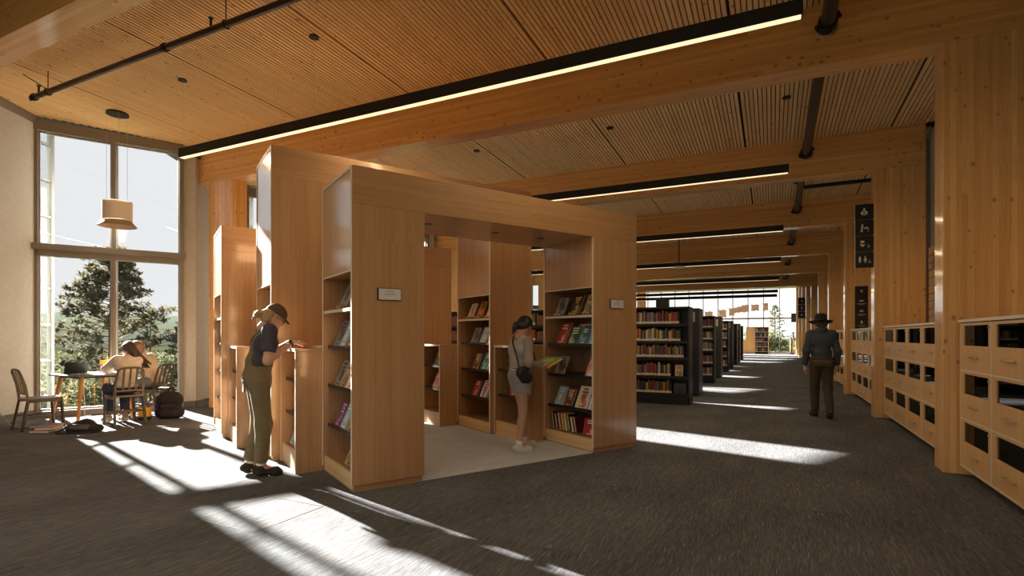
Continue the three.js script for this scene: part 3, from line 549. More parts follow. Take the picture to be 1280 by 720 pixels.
others.forEach(([z, p], i) => { stack(z, -8.2, -1.5, p, ordinal[i] + ' black metal book stack down the aisle' + (p ? ', grey end panel with white card' : ', books facing the aisle'));
  if (!p) SHELF_Y.forEach((y, s) => { if (i < 4) spineRow(-1.88, -1.54, y, z - 0.015, s, 'the ' + ordinal[i] + ' black stack'); }); });
// ---------------------------------------------------------------- wooden lockers with dark windows along the right wall
M.locker = std({ map: veneerTex(1024, 512, 2.2, 0.8, [196, 150, 98], [224, 184, 130], 21), roughness: 0.45 });
M.darkGlass = phys({ color: rgb(0.11, 0.105, 0.10), transmission: 1, thickness: 0, roughness: 0.02, specularIntensity: 0.5 });
const CW = 0.82, RH = 0.456, CB = 0.12;
const doorGeo = (() => { const s = new THREE.Shape([[0.012, 0.008], [CW - 0.012, 0.008], [CW - 0.012, RH - 0.008], [0.012, RH - 0.008]].map((p) => new THREE.Vector2(...p))); s.holes.push(new THREE.Path([[0.1, 0.235], [0.1, RH - 0.03], [CW - 0.07, RH - 0.03], [CW - 0.07, 0.235]].map((p) => new THREE.Vector2(...p))));
  return grainUV(new THREE.ExtrudeGeometry(s, { depth: 0.018, bevelEnabled: true, bevelSize: 0.002, bevelThickness: 0.002, bevelSegments: 1 }).toNonIndexed(), 'y'); })();
const paneGeo = bx(0.095, CW - 0.065, 0.23, RH - 0.025, 0.004, 0.008), handleGeo = merged([bar([0.28, 0.135, 0.045], [0.54, 0.135, 0.045], 0.006, 8), bar([0.31, 0.135, 0.018], [0.31, 0.135, 0.045], 0.005, 6), bar([0.51, 0.135, 0.018], [0.51, 0.135, 0.045], 0.005, 6)]), lockGeo = new THREE.CylinderGeometry(0.009, 0.009, 0.012, 10).rotateX(Math.PI / 2).translate(CW - 0.04, 0.4, 0.026);
const LK = ['before the first timber column', 'between the first and second timber columns', 'between the second and third timber columns', 'between the third and fourth timber columns', 'between the fourth and fifth timber columns'];
for (let j = 0; j < 5; j++) {
  const zMin = -6.58 - BAY * j + (j ? 0.04 : 0), t = thing('locker_unit', 'pale wooden locker unit with dark windows, ' + LK[j], 'locker', [1.662, 0, zMin], -Math.PI / 2), n = 4, W = n * CW, top = CB + 3 * RH;
  part('carcass', [bx(-0.0, W, CB - 0.02, CB, -0.6, 0.018, 'x'), bx(0, 0.02, CB, top, -0.6, 0.018), bx(W - 0.02, W, CB, top, -0.6, 0.018), ...[1, 2, 3].map((k) => bx(k * CW - 0.009, k * CW + 0.009, CB, top, -0.6, -0.002)), ...[1, 2].map((k) => bx(0.02, W - 0.02, CB + k * RH - 0.008, CB + k * RH + 0.008, -0.6, -0.002, 'x'))], M.locker, t);
  part('back_panel', bx(0.02, W - 0.02, CB, top, -0.6, -0.58), M.locker, t);
  part('edge_strip', [...[0, 1, 2, 3, 4].map((k) => bx(Math.max(0, k * CW - 0.008), Math.min(W, k * CW + 0.008), CB, top, 0.0185, 0.0225)), ...[0, 1, 2].map((k) => bx(0, W, CB + k * RH - 0.007, CB + k * RH + 0.007, 0.0187, 0.0223, 'x'))], M.edge, t);
  part('top', bx(-0.015, W + 0.015, top, top + 0.028, -0.6, 0.035, 'x', 0.003), M.edge, t);
  for (let r = 0; r < 3; r++) for (let c = 0; c < n; c++) {
    const d = part('door', doorGeo, M.locker, t); d.position.set(c * CW, CB + r * RH, 0);
    part('pane', paneGeo, M.darkGlass, d); part('handle', handleGeo, M.steel, d); part('lock', lockGeo, M.steel, d);
  }
  for (const x of [0.15, 1.25, 2.05, W - 0.15]) part('caster', [new THREE.CylinderGeometry(0.032, 0.032, 0.022, 14).rotateZ(Math.PI / 2).translate(x, 0.032, -0.1), bx(x - 0.016, x + 0.016, 0.04, CB - 0.02, -0.13, -0.08)], M.pipe, t);
  if (j < 2) for (const [c, r] of [[0, 1], [1, 2], [1, 0], [2, 2], [2, 1], [3, 0], [3, 2]]) { const q = thing('cable_coil', 'coiled silver cable inside a locker ' + LK[j], 'cable', [0, 0, 0], 0, 'coiled cables in lockers ' + LK[j]); const k = part('coil', merged([0, 1, 2].map((i) => new THREE.TorusGeometry(0.07 + 0.012 * i, 0.007, 6, 22).rotateY(Math.PI / 2 + 0.2 * i).translate(0.02 * i, 0.1, 0))), M.steel, q); q.position.set(1.662 + 0.24, CB + r * RH + 0.225, zMin + c * CW + 0.3); part('tray', bx(-0.2, 0.2, 0, 0.012, -0.25, 0.25), M.locker, q); }
}
// ---------------------------------------------------------------- signs
const pale = '#e6d2b4';
function icon(c, kind, x, y, s) {
  c.save(); c.translate(x, y); c.scale(s, s); c.fillStyle = c.strokeStyle = pale; c.lineCap = 'round'; c.lineJoin = 'round'; const disc = (a, b, r) => { c.beginPath(); c.arc(a, b, r, 0, 7); c.fill(); }, line = (w, ...p) => { c.lineWidth = w; c.beginPath(); c.moveTo(p[0], p[1]); for (let i = 2; i < p.length; i += 2) c.lineTo(p[i], p[i + 1]); c.stroke(); };
  if (kind === 'nursing') { disc(0, -30, 12); c.beginPath(); c.ellipse(0, 12, 34, 26, 0, 0, 7); c.fill(); c.fillStyle = '#100f0e'; disc(-2, 8, 9); c.lineWidth = 5; c.strokeStyle = '#100f0e'; c.beginPath(); c.arc(0, 12, 20, 0.2, 2.4); c.stroke(); }
  if (kind === 'changing') { disc(-14, -32, 10); line(14, -16, -16, -20, 16); line(9, -20, 14, -30, 42); line(9, -18, 14, -12, 42); line(8, -14, -12, 4, 2, 20, 0); line(7, 4, 10, 40, 4, 42, 42); disc(28, -6, 7); }
  if (kind === 'toilet') { c.fillRect(-32, -38, 38, 26); c.beginPath(); c.ellipse(-12, 4, 28, 14, 0, 0, 3.2); c.fill(); c.fillRect(-22, 8, 20, 24); }
  if (kind === 'person') { disc(0, -34, 8); c.fillRect(-12, -24, 24, 34); c.fillRect(-10, 8, 8, 32); c.fillRect(2, 8, 8, 32); }
  if (kind === 'woman') { disc(0, -34, 8); c.beginPath(); c.moveTo(-8, -24); c.lineTo(8, -24); c.lineTo(18, 14); c.lineTo(-18, 14); c.fill(); c.fillRect(-9, 12, 7, 28); c.fillRect(2, 12, 7, 28); }
  if (kind === 'wheelchair') { disc(-4, -24, 5); line(5, -4, -16, -2, 2, 10, 2, 16, 16); c.lineWidth = 5; c.beginPath(); c.arc(-2, 10, 13, 0.3, 4.4); c.stroke(); }
  if (kind === 'arrow') { line(7, 0, 22, 0, -20); line(7, -18, -2, 0, -20, 18, -2); }
  if (kind === 'book') { c.lineWidth = 6; c.beginPath(); c.arc(-12, 0, 14, 0.2, 3); c.arc(12, 0, 14, 0.2, 3); c.stroke(); c.fillRect(-24, 12, 48, 5); }
  if (kind === 'group') { disc(-12, -10, 8); disc(12, -10, 8); c.beginPath(); c.ellipse(-12, 12, 15, 12, 0, 3.1, 6.3); c.ellipse(12, 12, 15, 12, 0, 3.1, 6.3); c.fill(); }
  if (kind === 'child') { disc(2, -8, 14); c.fillRect(-10, 2, 26, 18); }
  if (kind === 'chair') { c.lineWidth = 6; c.strokeRect(-12, -18, 24, 30); c.fillRect(-16, 12, 32, 6); }
  c.restore();
}
const signTile = (draw) => std({ map: canvasTex(256, 256, (c) => { c.fillStyle = '#0d0c0b'; c.fillRect(0, 0, 256, 256); draw(c); }), roughness: 0.45 });
function bladeSign(x0, w, yTop, z, tiles, label) {
  const t = thing('blade_sign', label, 'sign', [x0 + w / 2, 0, z]), h = w * 1.04;
  part('bracket', bx(w / 2 - 0.02, w / 2 + 0.0, yTop - tiles.length * h, yTop, -0.05, -0.02), M.steel, t);
  tiles.forEach((draw, i) => { const b = part('tile', bx(-w / 2, w / 2 - 0.004, yTop - (i + 1) * h + 0.012, yTop - i * h, -0.07, 0, 'y', 0.003), M.aluminium, t); const g = new THREE.BoxGeometry(w - 0.002, h - 0.012, 0.006); g.translate(-0.001, yTop - (i + 0.5) * h + 0.006, 0.003); part('face', g, signTile(draw), b); });
}
bladeSign(1.27, 0.26, 3.583, -10.74, [(c) => icon(c, 'nursing', 128, 130, 1.5), (c) => icon(c, 'changing', 122, 128, 1.5), (c) => { icon(c, 'toilet', 120, 128, 1.45); icon(c, 'wheelchair', 190, 166, 1); }, (c) => { icon(c, 'person', 66, 120, 1.35); icon(c, 'woman', 142, 120, 1.35); icon(c, 'wheelchair', 206, 156, 1.1); }], 'black blade sign of four square icon tiles on the second timber column');
{
  const t = thing('directory_sign', 'tall narrow black directory sign with arrow on the third timber column', 'sign', [1.857, 1.75, -14.676]);
  const m = std({ roughness: 0.45, map: canvasTex(256, 1536, (c, W, H) => { c.fillStyle = '#0d0c0b'; c.fillRect(0, 0, W, H); [['arrow', 120], ['book', 330], ['group', 580], ['child', 840], ['book', 1090], ['chair', 1350]].forEach(([k, y], i) => { icon(c, k, 128, y, 1.6); c.fillStyle = '#b9a68a'; if (i) { c.fillRect(40, y + 72, 176, 12); c.fillRect(70, y + 96, 116, 10); } }); }) });
  const g = new THREE.BoxGeometry(0.252, 1.52, 0.012); g.translate(0, 0, 0.012); part('panel', bx(-0.128, 0.128, -0.762, 0.762, 0.0, 0.011, 'y', 0.002), M.black, t); part('print', g, m, t);
}
bladeSign(1.18, 0.34, 3.3, -30.75, [(c) => icon(c, 'child', 128, 128, 1.5), (c) => icon(c, 'person', 128, 128, 1.5), (c) => icon(c, 'group', 128, 128, 1.5)], 'black blade sign of three tiles far down the locker wall');
bladeSign(1.22, 0.3, 2.95, -42.75, [(c) => icon(c, 'book', 128, 128, 1.5), (c) => icon(c, 'chair', 128, 128, 1.5)], 'small blade sign of two tiles next to the far glass wall');
{ // white lettering on the boards beyond the second column
  const t = thing('wall_lettering', 'white lettering on timber boards beyond the second column', 'sign', [RIGHT - 0.032, 2.46, -11.0], -Math.PI / 2);
  const tex = canvasTex(256, 256, (c) => { c.fillStyle = '#c08a4e'; c.fillRect(0, 0, 256, 256); c.fillStyle = '#f0eee8'; c.font = 'bold 112px sans-serif'; c.fillText('CLA', 8, 112); c.fillText('Fa', 8, 232); });
  part('board', bx(-0.17, 0.2, 0.0, 0.25, -0.002, 0.0), M.slat, t); const g = new THREE.BoxGeometry(0.36, 0.25, 0.004); g.translate(0.015, 0.125, 0.003); part('print', g, std({ map: tex, roughness: 0.6 }), t);
}
// ---------------------------------------------------------------- the far end of the hall
{
  const t = thing('display_bookcase', 'stepped wooden bookcase facing the aisle before the far glass wall', 'bookcase', [-1.0, 0, -44.6]);
  part('side', bx(-0.78, -0.72, 0, 2.0, -0.5, 0), M.glulam, t); part('side', bx(0.72, 0.78, 0, 2.0, -0.5, 0), M.glulam, t); part('panel', bx(-0.72, -0.15, 0, 2.0, -0.5, -0.02), M.glulam, t); part('top', bx(-0.78, 0.78, 2.0, 2.05, -0.5, 0), M.glulam, t); part('back', bx(-0.15, 0.72, 0, 2.0, -0.5, -0.46), M.stack, t);
  for (let k = 0; k < 5; k++) { part('shelf', bx(-0.15, 0.72, 0.16 + k * 0.37, 0.19 + k * 0.37, -0.46, -0.01), M.edge, t); }
  part('lower_step', bx(-1.9, -0.78, 0, 1.1, -0.5, -0.02), M.glulam, t); part('lowest_step', bx(-2.5, -1.9, 0, 0.55, -0.5, -0.02), M.glulam, t);
  seed(5); for (let k = 0; k < 5; k++) for (let x = -0.12; x < 0.56; x += 0.15) { const [n, m] = pick(SPINES), b = solo('book', unitBook, m, n + ' book on the wooden bookcase before the far glass wall', 'book', 'books on the far wooden bookcase'); b.position.set(-1.0 + x, 0.1915 + k * 0.37, -44.65); b.scale.set(0.13, rr(0.2, 0.28), 0.2); }
}
M.paper = phys({ color: rgb(1.0, 0.84, 0.66), roughness: 1, transmission: 0.9, thickness: 0, side: THREE.DoubleSide });
[[-2.8, 2.75, 0.5, 0.55], [-2.25, 2.85, 0.34, 0.5], [-1.98, 2.95, 0.3, 0.36], [-1.75, 3.0, 0.34, 0.4], [-1.47, 3.04, 0.42, 0.5], [-0.93, 3.08, 0.46, 0.42], [-0.36, 3.13, 0.32, 0.5], [-3.6, 2.7, 0.5, 0.45], [-4.4, 2.9, 0.45, 0.45]].forEach(([x, y, w, h], i) => {
  const t = thing('paper_banner', 'orange cut-paper banner hanging on threads before the far glass wall', 'banner', [x, y, -36 + 0.1 * (i % 3)], 0.25 * ((i % 3) - 1), 'orange paper banners');
  const s = new THREE.Shape([[-w / 2, -h * 0.45], [-w * 0.1, -h / 2], [w * 0.1, -h * 0.38], [w / 2, -h * 0.46], [w * 0.46, 0], [w / 2, h * 0.4], [w * 0.1, h / 2], [-w * 0.12, h * 0.4], [-w / 2, h / 2], [-w * 0.44, 0.03]].map((p) => new THREE.Vector2(...p)));
  const hole = new THREE.Path(); hole.absellipse(0, 0, w * 0.12, h * 0.08, 0, 7); s.holes.push(hole); part('sheet', new THREE.ExtrudeGeometry(s, { depth: 0.003, bevelEnabled: false }), M.paper, t);
  part('thread', bar([0, h * 0.4, 0], [0, ceilAt(-36) - y - 0.03, 0], 0.003, 4), M.white, t);
});
// ---------------------------------------------------------------- outside: falling ground, shrubs, pine, wooded ridge
M.grass = phys({ specularIntensity: 0, map: dataTex(256, 256, (i, j) => { const v = 0.6 * vnoise(i / 6, j / 6, 0, 0) + 0.4 * hash2(i, j); return [mix(44, 66, v), mix(46, 68, v), mix(30, 44, v)]; }, 6, 6), roughness: 1 });
{
  const g = new THREE.PlaneGeometry(900, 900, 60, 60); g.rotateX(-Math.PI / 2); const p = g.attributes.position, uv = g.attributes.uv;
  for (let i = 0; i < p.count; i++) { const x = p.getX(i), z = p.getZ(i); p.setY(i, -0.9 - 3.2 * clamp((-14 - x) / 40) + 0.5 * vnoise(x / 15 + 50, z / 15 + 50)); uv.setXY(i, x, z); }
  g.computeVertexNormals(); const m = structMesh('ground', g, M.grass, 'dry green hillside outside the windows', 'ground');
}
function ridge(ax, az, bx_, bz, h, seedN, mat, label) {
  const n = 80, pos = [], idx = []; for (let i = 0; i <= n; i++) { const t = i / n, x = mix(ax, bx_, t), z = mix(az, bz, t), y = h * (0.55 + 0.6 * vnoise(t * 5 + seedN, 3) + 0.12 * vnoise(t * 24 + seedN, 9)), nx = -(bz - az), nz = bx_ - ax, L = Math.hypot(nx, nz); pos.push(x, -6, z, x, y, z, x + nx / L * 60, -6, z + nz / L * 60, x - nx / L * 60, -6, z - nz / L * 60); }
  for (let i = 0; i < n; i++) { const a = i * 4, b = a + 4; idx.push(a + 2, a + 1, b + 2, b + 2, a + 1, b + 1, a + 3, b + 3, a + 1, b + 3, b + 1, a + 1); }
  const g = new THREE.BufferGeometry(); g.setAttribute('position', new THREE.Float32BufferAttribute(pos, 3)); g.setIndex(idx); g.computeVertexNormals(); return structMesh('hills', g, mat, label, 'hills');
}
ridge(-330, 150, -300, -330, 12.5, 4, phys({ color: rgb(0.07, 0.085, 0.066), specularIntensity: 0, roughness: 1, side: THREE.DoubleSide }), 'distant blue wooded ridge beyond the study window');
// clumps of small leaf blades, each blade a slim folded pair of triangles
function blades(list, geoPos) { const pos = []; for (const [x, y, z, s, spread] of list) { for (let k = 0; k < spread; k++) { const a = rr(0, 6.283), b = rr(-1, 1), r = Math.sqrt(1 - b * b), dx = r * Math.cos(a), dy = b * 0.8 + 0.25, dz = r * Math.sin(a), L = s * rr(0.6, 1.1), w = s * rr(0.16, 0.3), c = rr(0, 6.283), px = Math.cos(c) * w, py = rr(-0.5, 0.5) * w, pz = Math.sin(c) * w; const ox = x + rr(-0.3, 0.3) * s, oy = y + rr(-0.3, 0.3) * s, oz = z + rr(-0.3, 0.3) * s, mx = ox + dx * L * 0.55, my = oy + dy * L * 0.55, mz = oz + dz * L * 0.55; pos.push(ox, oy, oz, mx + px, my + py, mz + pz, ox + dx * L, oy + dy * L, oz + dz * L, ox, oy, oz, ox + dx * L, oy + dy * L, oz + dz * L, mx - px, my - py, mz - pz); } } const g = new THREE.BufferGeometry(); g.setAttribute('position', new THREE.Float32BufferAttribute(pos, 3)); g.computeVertexNormals(); return g; }
const leafMat = (r, g, b) => phys({ color: rgb(r, g, b), roughness: 0.9, specularIntensity: 0.1, transmission: 0.45, thickness: 0, side: THREE.DoubleSide });
M.needle = leafMat(0.12, 0.115, 0.078); M.needleDark = leafMat(0.09, 0.10, 0.08); M.leafA = leafMat(0.14, 0.15, 0.08); M.leafB = leafMat(0.17, 0.17, 0.085); M.leafC = leafMat(0.10, 0.11, 0.065); 
M.bark = std({ color: rgb(0.16, 0.10, 0.065), roughness: 1 });
function pine(x, y, z, h, rad, label, n, mat, lean = 0) {
  const t = thing('pine_tree', label, 'tree', [x, y, z]), tuft = [], br = [];
  part('trunk', bar([0, 0, 0], [lean, h * 0.97, 0], 0.024 * h, 8, 0.005 * h), M.bark, t);
  for (let k = 0; k < n; k++) { const f = 0.2 + 0.8 * Math.pow(k / n, 0.9), a = k * 2.4 + rr(-0.4, 0.4), L = rad * (1 - Math.pow((f - 0.2) / 0.82, 1.5)) * rr(0.45, 1.1) + 0.12 * rad, y0 = f * h * 0.96, up = rr(0.05, 0.4) * L; const e = [lean * f + Math.cos(a) * L, y0 + up, Math.sin(a) * L];
    br.push(bar([lean * f, y0, 0], e, 0.0032 * h, 5, 0.0012 * h)); for (let q = 0; q < 11; q++) { const s = rr(0.42, 1.05); tuft.push([lean * f + Math.cos(a) * L * s + rr(-0.16, 0.16) * rad * 0.5, y0 + up * s + rr(0, 0.1) * rad, Math.sin(a) * L * s + rr(-0.16, 0.16) * rad * 0.5, 0.085 * rad, 18]); } }
  part('branches', br, M.bark, t); part('foliage', blades(tuft), mat, t).userData.kind = 'stuff'; return t;
}
function shrub(x, y, z, w, h, label, mat, n = 200, s = 0.2) {
  const t = thing('shrub', label, 'shrub', [x, y, z]), list = [], st = []; for (let k = 0; k < n; k++) { const a = rr(0, 6.283), b = rr(-0.2, 1), r = Math.sqrt(Math.max(0, 1 - b * b)), q = rr(0.62, 1.05); list.push([Math.cos(a) * r * w * q, Math.max(0.05, h * (0.35 + 0.62 * b * q)), Math.sin(a) * r * w * q, s, 13]); }
  for (let k = 0; k < 7; k++) { const a = k * 0.9; st.push(bar([0, -0.6, 0], [Math.cos(a) * w * 0.6, h * 0.7, Math.sin(a) * w * 0.6], 0.03, 5, 0.012)); }
  part('stems', st, M.bark, t); part('leaves', blades(list), mat, t).userData.kind = 'stuff';
}
seed(31);
pine(-33.6, -3.2, -17.4, 9.6, 3.5, 'large open-crowned pine standing beyond the study window', 84, M.needle, 0.1);
pine(-29.4, -3.0, -18.6, 5.6, 1.5, 'smaller pine leaning against the large pine beyond the study window', 40, M.needleDark, 0.5);
[[-21.5, -1.6, -8.6, 1.5, 2.0, 'broad yellow-green shrub under the big pine', M.leafA, 300], [-20, -1.5, -12.2, 1.3, 2.2, 'dark bush right of the pine trunk seen past the window mullion', M.leafC, 260], [-17.4, -1.3, -7.0, 0.9, 1.5, 'light green shrub low behind the study table', M.leafB, 240], [-25, -2.0, -17.2, 1.7, 3.0, 'golden green bush at the right edge of the study window', M.leafB, 280], [-18.6, -1.4, -9.7, 1.0, 1.7, 'olive shrub behind the seated readers', M.leafA, 240], [-28, -2.4, -12.2, 2.0, 3.1, 'tall mid-green bush at the left of the pine', M.leafC, 280], [-22, -1.8, -14.2, 1.2, 2.7, 'dark upright bush beside the right window jamb', M.leafC, 260]].forEach((a) => shrub(...a));
for (const [x, z, h] of [[-78, -50, 7.6], [-76, -53, 7.0], [-80, -46.5, 7.2], [-74, -56, 6.6], [-83, -32, 7.4], [-84, -29, 8.2]]) pine(x, -4.2, z, h + 1.6, 1.9, 'small dark conifer in the far tree line below the ridge', 26, M.needleDark).userData.group = 'conifers in the far tree line';
[[-0.8, -1, -62, 2.2, 3.0, 'pale green bush outside the far glass wall, left of the readers', M.leafA, 220, 0.4], [-6, -1, -66, 3.2, 3.0, 'wide pale green bush outside the far glass wall behind the bookcase', M.leafA, 260, 0.45], [3.6, -1, -60, 1.6, 3.0, 'pale bush outside the far glass wall beside the standing man', M.leafA, 200, 0.35]].forEach((a) => shrub(...a));
pine(0.3, -1, -72, 6.2, 1.5, 'tall conifer outside the far glass wall', 46, M.leafA);
// ---------------------------------------------------------------- study corner by the window
M.bronze = std({ color: rgb(0.13, 0.105, 0.078), roughness: 0.38, metalness: 0.55 });
M.oakLeg = std({ map: M.glulam.map, color: rgb(0.8, 0.62, 0.45), roughness: 0.5 });
M.tabletop = std({ color: rgb(0.10, 0.10, 0.10), roughness: 0.35 });
function chair(x, z, turn, label) { // faces +z; the seat is 0.45 m up
  const t = thing('metal_chair', label, 'chair', [x, 0, z], turn), m = M.bronze, r = 0.015;
  const s = new THREE.Shape(); s.moveTo(-0.2, -0.2); s.lineTo(0.2, -0.2); s.quadraticCurveTo(0.225, 0.1, 0.19, 0.2); s.quadraticCurveTo(0, 0.235, -0.19, 0.2); s.quadraticCurveTo(-0.225, 0.1, -0.2, -0.2);
  const sg = new THREE.ExtrudeGeometry(s, { depth: 0.018, bevelEnabled: true, bevelSize: 0.008, bevelThickness: 0.008, bevelSegments: 2 }); sg.rotateX(Math.PI / 2); sg.translate(0, 0.452, 0); part('seat', sg, m, t);
  for (const q of [-1, 1]) {
    part('leg', beamBox([q * 0.185, 0.435, 0.185], [q * 0.2, 0, 0.215], 0.03, 0.03), m, t);
    part('leg', [beamBox([q * 0.185, 0.44, -0.19], [q * 0.2, 0, -0.265], 0.03, 0.03), beamBox([q * 0.185, 0.43, -0.19], [q * 0.18, 0.66, -0.225], 0.03, 0.024), beamBox([q * 0.18, 0.655, -0.224], [q * 0.165, 0.83, -0.275], 0.028, 0.024)], m, t);
    part('side_rail', beamBox([q * 0.187, 0.415, 0.19], [q * 0.187, 0.415, -0.19], 0.025, 0.03), m, t);
    part('stretcher', beamBox([q * 0.194, 0.2, 0.2], [q * 0.194, 0.2, -0.235], 0.02, 0.022), m, t);
  }
  part('back_rail', tube([[-0.165, 0.82, -0.273], [-0.14, 0.862, -0.283], [-0.06, 0.88, -0.292], [0.06, 0.88, -0.292], [0.14, 0.862, -0.283], [0.165, 0.82, -0.273]], 0.0165, 20, 8), m, t);
  part('lower_rail', beamBox([-0.18, 0.53, -0.205], [0.18, 0.53, -0.205], 0.02, 0.03), m, t);
  for (const x2 of [-0.085, 0, 0.085]) part('slat', [beamBox([x2, 0.53, -0.205], [x2, 0.66, -0.226], 0.028, 0.01), beamBox([x2, 0.655, -0.226], [x2, 0.872, -0.288], 0.028, 0.01)], m, t);
  part('cross_stretcher', [beamBox([-0.194, 0.2, 0.07], [0.194, 0.2, 0.07], 0.022, 0.02), beamBox([-0.194, 0.2, -0.1], [0.194, 0.2, -0.1], 0.022, 0.02)], m, t);
  part('front_rail', beamBox([-0.19, 0.415, 0.19], [0.19, 0.415, 0.19], 0.03, 0.02), m, t);
}
chair(-9.70, -4.09, Math.PI - 0.12, 'empty bronze metal slat-back chair by the plastered wall');
chair(-9.02, -4.86, -1.77, 'bronze metal chair carrying the dark-haired reader in a cream top');
chair(-9.62, -5.62, -1.25, 'bronze metal chair carrying the fair-haired reader beside the window');
{
  const t = thing('study_table', 'square study table with dark top and splayed oak legs', 'table', [-9.84, 0, -4.83], 0.0), s = 0.42, r = 0.07;
  const sh = new THREE.Shape(); sh.moveTo(-s + r, -s); sh.lineTo(s - r, -s); sh.quadraticCurveTo(s, -s, s, -s + r); sh.lineTo(s, s - r); sh.quadraticCurveTo(s, s, s - r, s); sh.lineTo(-s + r, s); sh.quadraticCurveTo(-s, s, -s, s - r); sh.lineTo(-s, -s + r); sh.quadraticCurveTo(-s, -s, -s + r, -s);
  const g = new THREE.ExtrudeGeometry(sh, { depth: 0.02, bevelEnabled: true, bevelSize: 0.006, bevelThickness: 0.004, bevelSegments: 2 }); g.rotateX(-Math.PI / 2); g.translate(0, 0.738, 0); part('top', g, M.tabletop, t);
  part('apron', [bx(-0.32, 0.32, 0.70, 0.734, 0.28, 0.31), bx(-0.32, 0.32, 0.70, 0.734, -0.31, -0.28), bx(-0.31, -0.28, 0.70, 0.734, -0.3, 0.3), bx(0.28, 0.31, 0.70, 0.734, -0.3, 0.3)], M.black, t);
  for (const a of [-1, 1]) for (const b of [-1, 1]) part('leg', grainUV(bar([a * 0.39, 0, b * 0.39], [a * 0.29, 0.735, b * 0.29], 0.02, 12, 0.032), 'y'), M.oakLeg, t);
}
const TT = 0.763;
{
  const t = thing('laptop', 'black laptop open on the study table', 'laptop', [-10.02, TT, -4.66], 1.35); part('base', bx(-0.15, 0.15, 0, 0.014, -0.1, 0.1, 'x', 0.004), M.black, t); const l = part('lid', bx(-0.15, 0.15, 0, 0.19, -0.006, 0.006, 'x', 0.003), M.black, t); l.position.set(0, 0.014, 0.1); l.rotation.x = 0.42;
}
{ // a bright picture folder standing open
  const t = thing('picture_folder', 'yellow, red and blue picture folder standing open on the study table', 'folder', [-9.93, TT, -4.98], 0.5); const tex = canvasTex(256, 256, (c) => { c.fillStyle = '#4668b8'; c.fillRect(0, 0, 256, 256); c.fillStyle = '#f2cf2a'; c.fillRect(0, 0, 256, 90); c.fillStyle = '#d8402e'; c.fillRect(20, 100, 90, 130); c.fillStyle = '#f4f0e0'; c.beginPath(); c.arc(180, 160, 52, 0, 7); c.fill(); c.fillStyle = '#3a8a52'; c.fillRect(120, 190, 60, 50); }); const m = std({ map: tex, roughness: 0.6 });
  for (const [a, nm] of [[0.5, 'front_board'], [-0.5, 'rear_board']]) { const g = new THREE.BoxGeometry(0.17, 0.2, 0.008); g.translate(0.085, 0.1, 0); const b = part(nm, g, m, t); b.rotation.y = a; }
}
function flatBook(x, y, z, turn, w, d, h, mat, label, name = 'book') { const t = thing(name, label, 'book', [x, y, z], turn); part('cover', [bx(-w / 2, w / 2, 0, 0.003, -d / 2, d / 2), bx(-w / 2, w / 2, h - 0.003, h, -d / 2, d / 2), bx(-w / 2, -w / 2 + 0.004, 0, h, -d / 2, d / 2)], mat, t); part('pages', bx(-w / 2 + 0.004, w / 2 - 0.004, 0.003, h - 0.003, -d / 2 + 0.004, d / 2 - 0.004), M.pages, t); return t; }
{ const t = thing('paper_sheets', 'loose white and pink worksheets on the study table', 'papers', [-9.6, TT, -4.8], 0.2); [['sheet', M.white, 0, 0], ['sheet', std({ color: rgb(0.8, 0.42, 0.45), roughness: 0.8 }), 0.12, 0.5], ['sheet', M.white, -0.14, -0.4]].forEach(([n, m, dx, a], i) => { const s = part(n, bx(-0.105, 0.105, 0, 0.0015, -0.148, 0.148), m, t); s.position.set(dx, 0.002 * i, dx * 0.8); s.rotation.y = a; }); }
// on the carpet
flatBook(-9.27, 0.005, -3.98, 0.5, 0.26, 0.3, 0.035, std({ color: rgb(0.02, 0.02, 0.025), roughness: 0.5 }), 'black notebook lowest in the pile beside the empty chair');
flatBook(-9.25, 0.041, -4.0, 0.7, 0.22, 0.28, 0.04, std({ color: rgb(0.42, 0.05, 0.05), roughness: 0.5 }), 'thick red book in the floor pile beside the empty chair');
flatBook(-9.27, 0.082, -4.02, 0.4, 0.2, 0.25, 0.02, std({ color: rgb(0.2, 0.12, 0.3), roughness: 0.5 }), 'purple book on top of the floor pile beside the empty chair');
M.cord = std({ color: rgb(0.5, 0.48, 0.44), roughness: 0.6 });
solo('power_cord', tube([[-10.35, 0.38, -3.72], [-10.25, 0.3, -3.78], [-10.1, 0.05, -3.9], [-9.95, 0.012, -3.95], [-10.02, 0.012, -4.05], [-9.85, 0.012, -4.1], [-9.8, 0.012, -4.0]], 0.007, 50, 6), M.cord, 'pale power cord hanging from the wall and looping on the carpet', 'cord');
solo('table_cord', tube([[-10.29, 0.78, -4.9], [-10.3, 0.6, -4.92], [-10.32, 0.25, -4.95], [-10.38, 0.03, -4.98], [-10.42, 0.012, -5.1]], 0.006, 30, 6), M.cord, 'pale power cord hanging down behind the study table', 'cord');
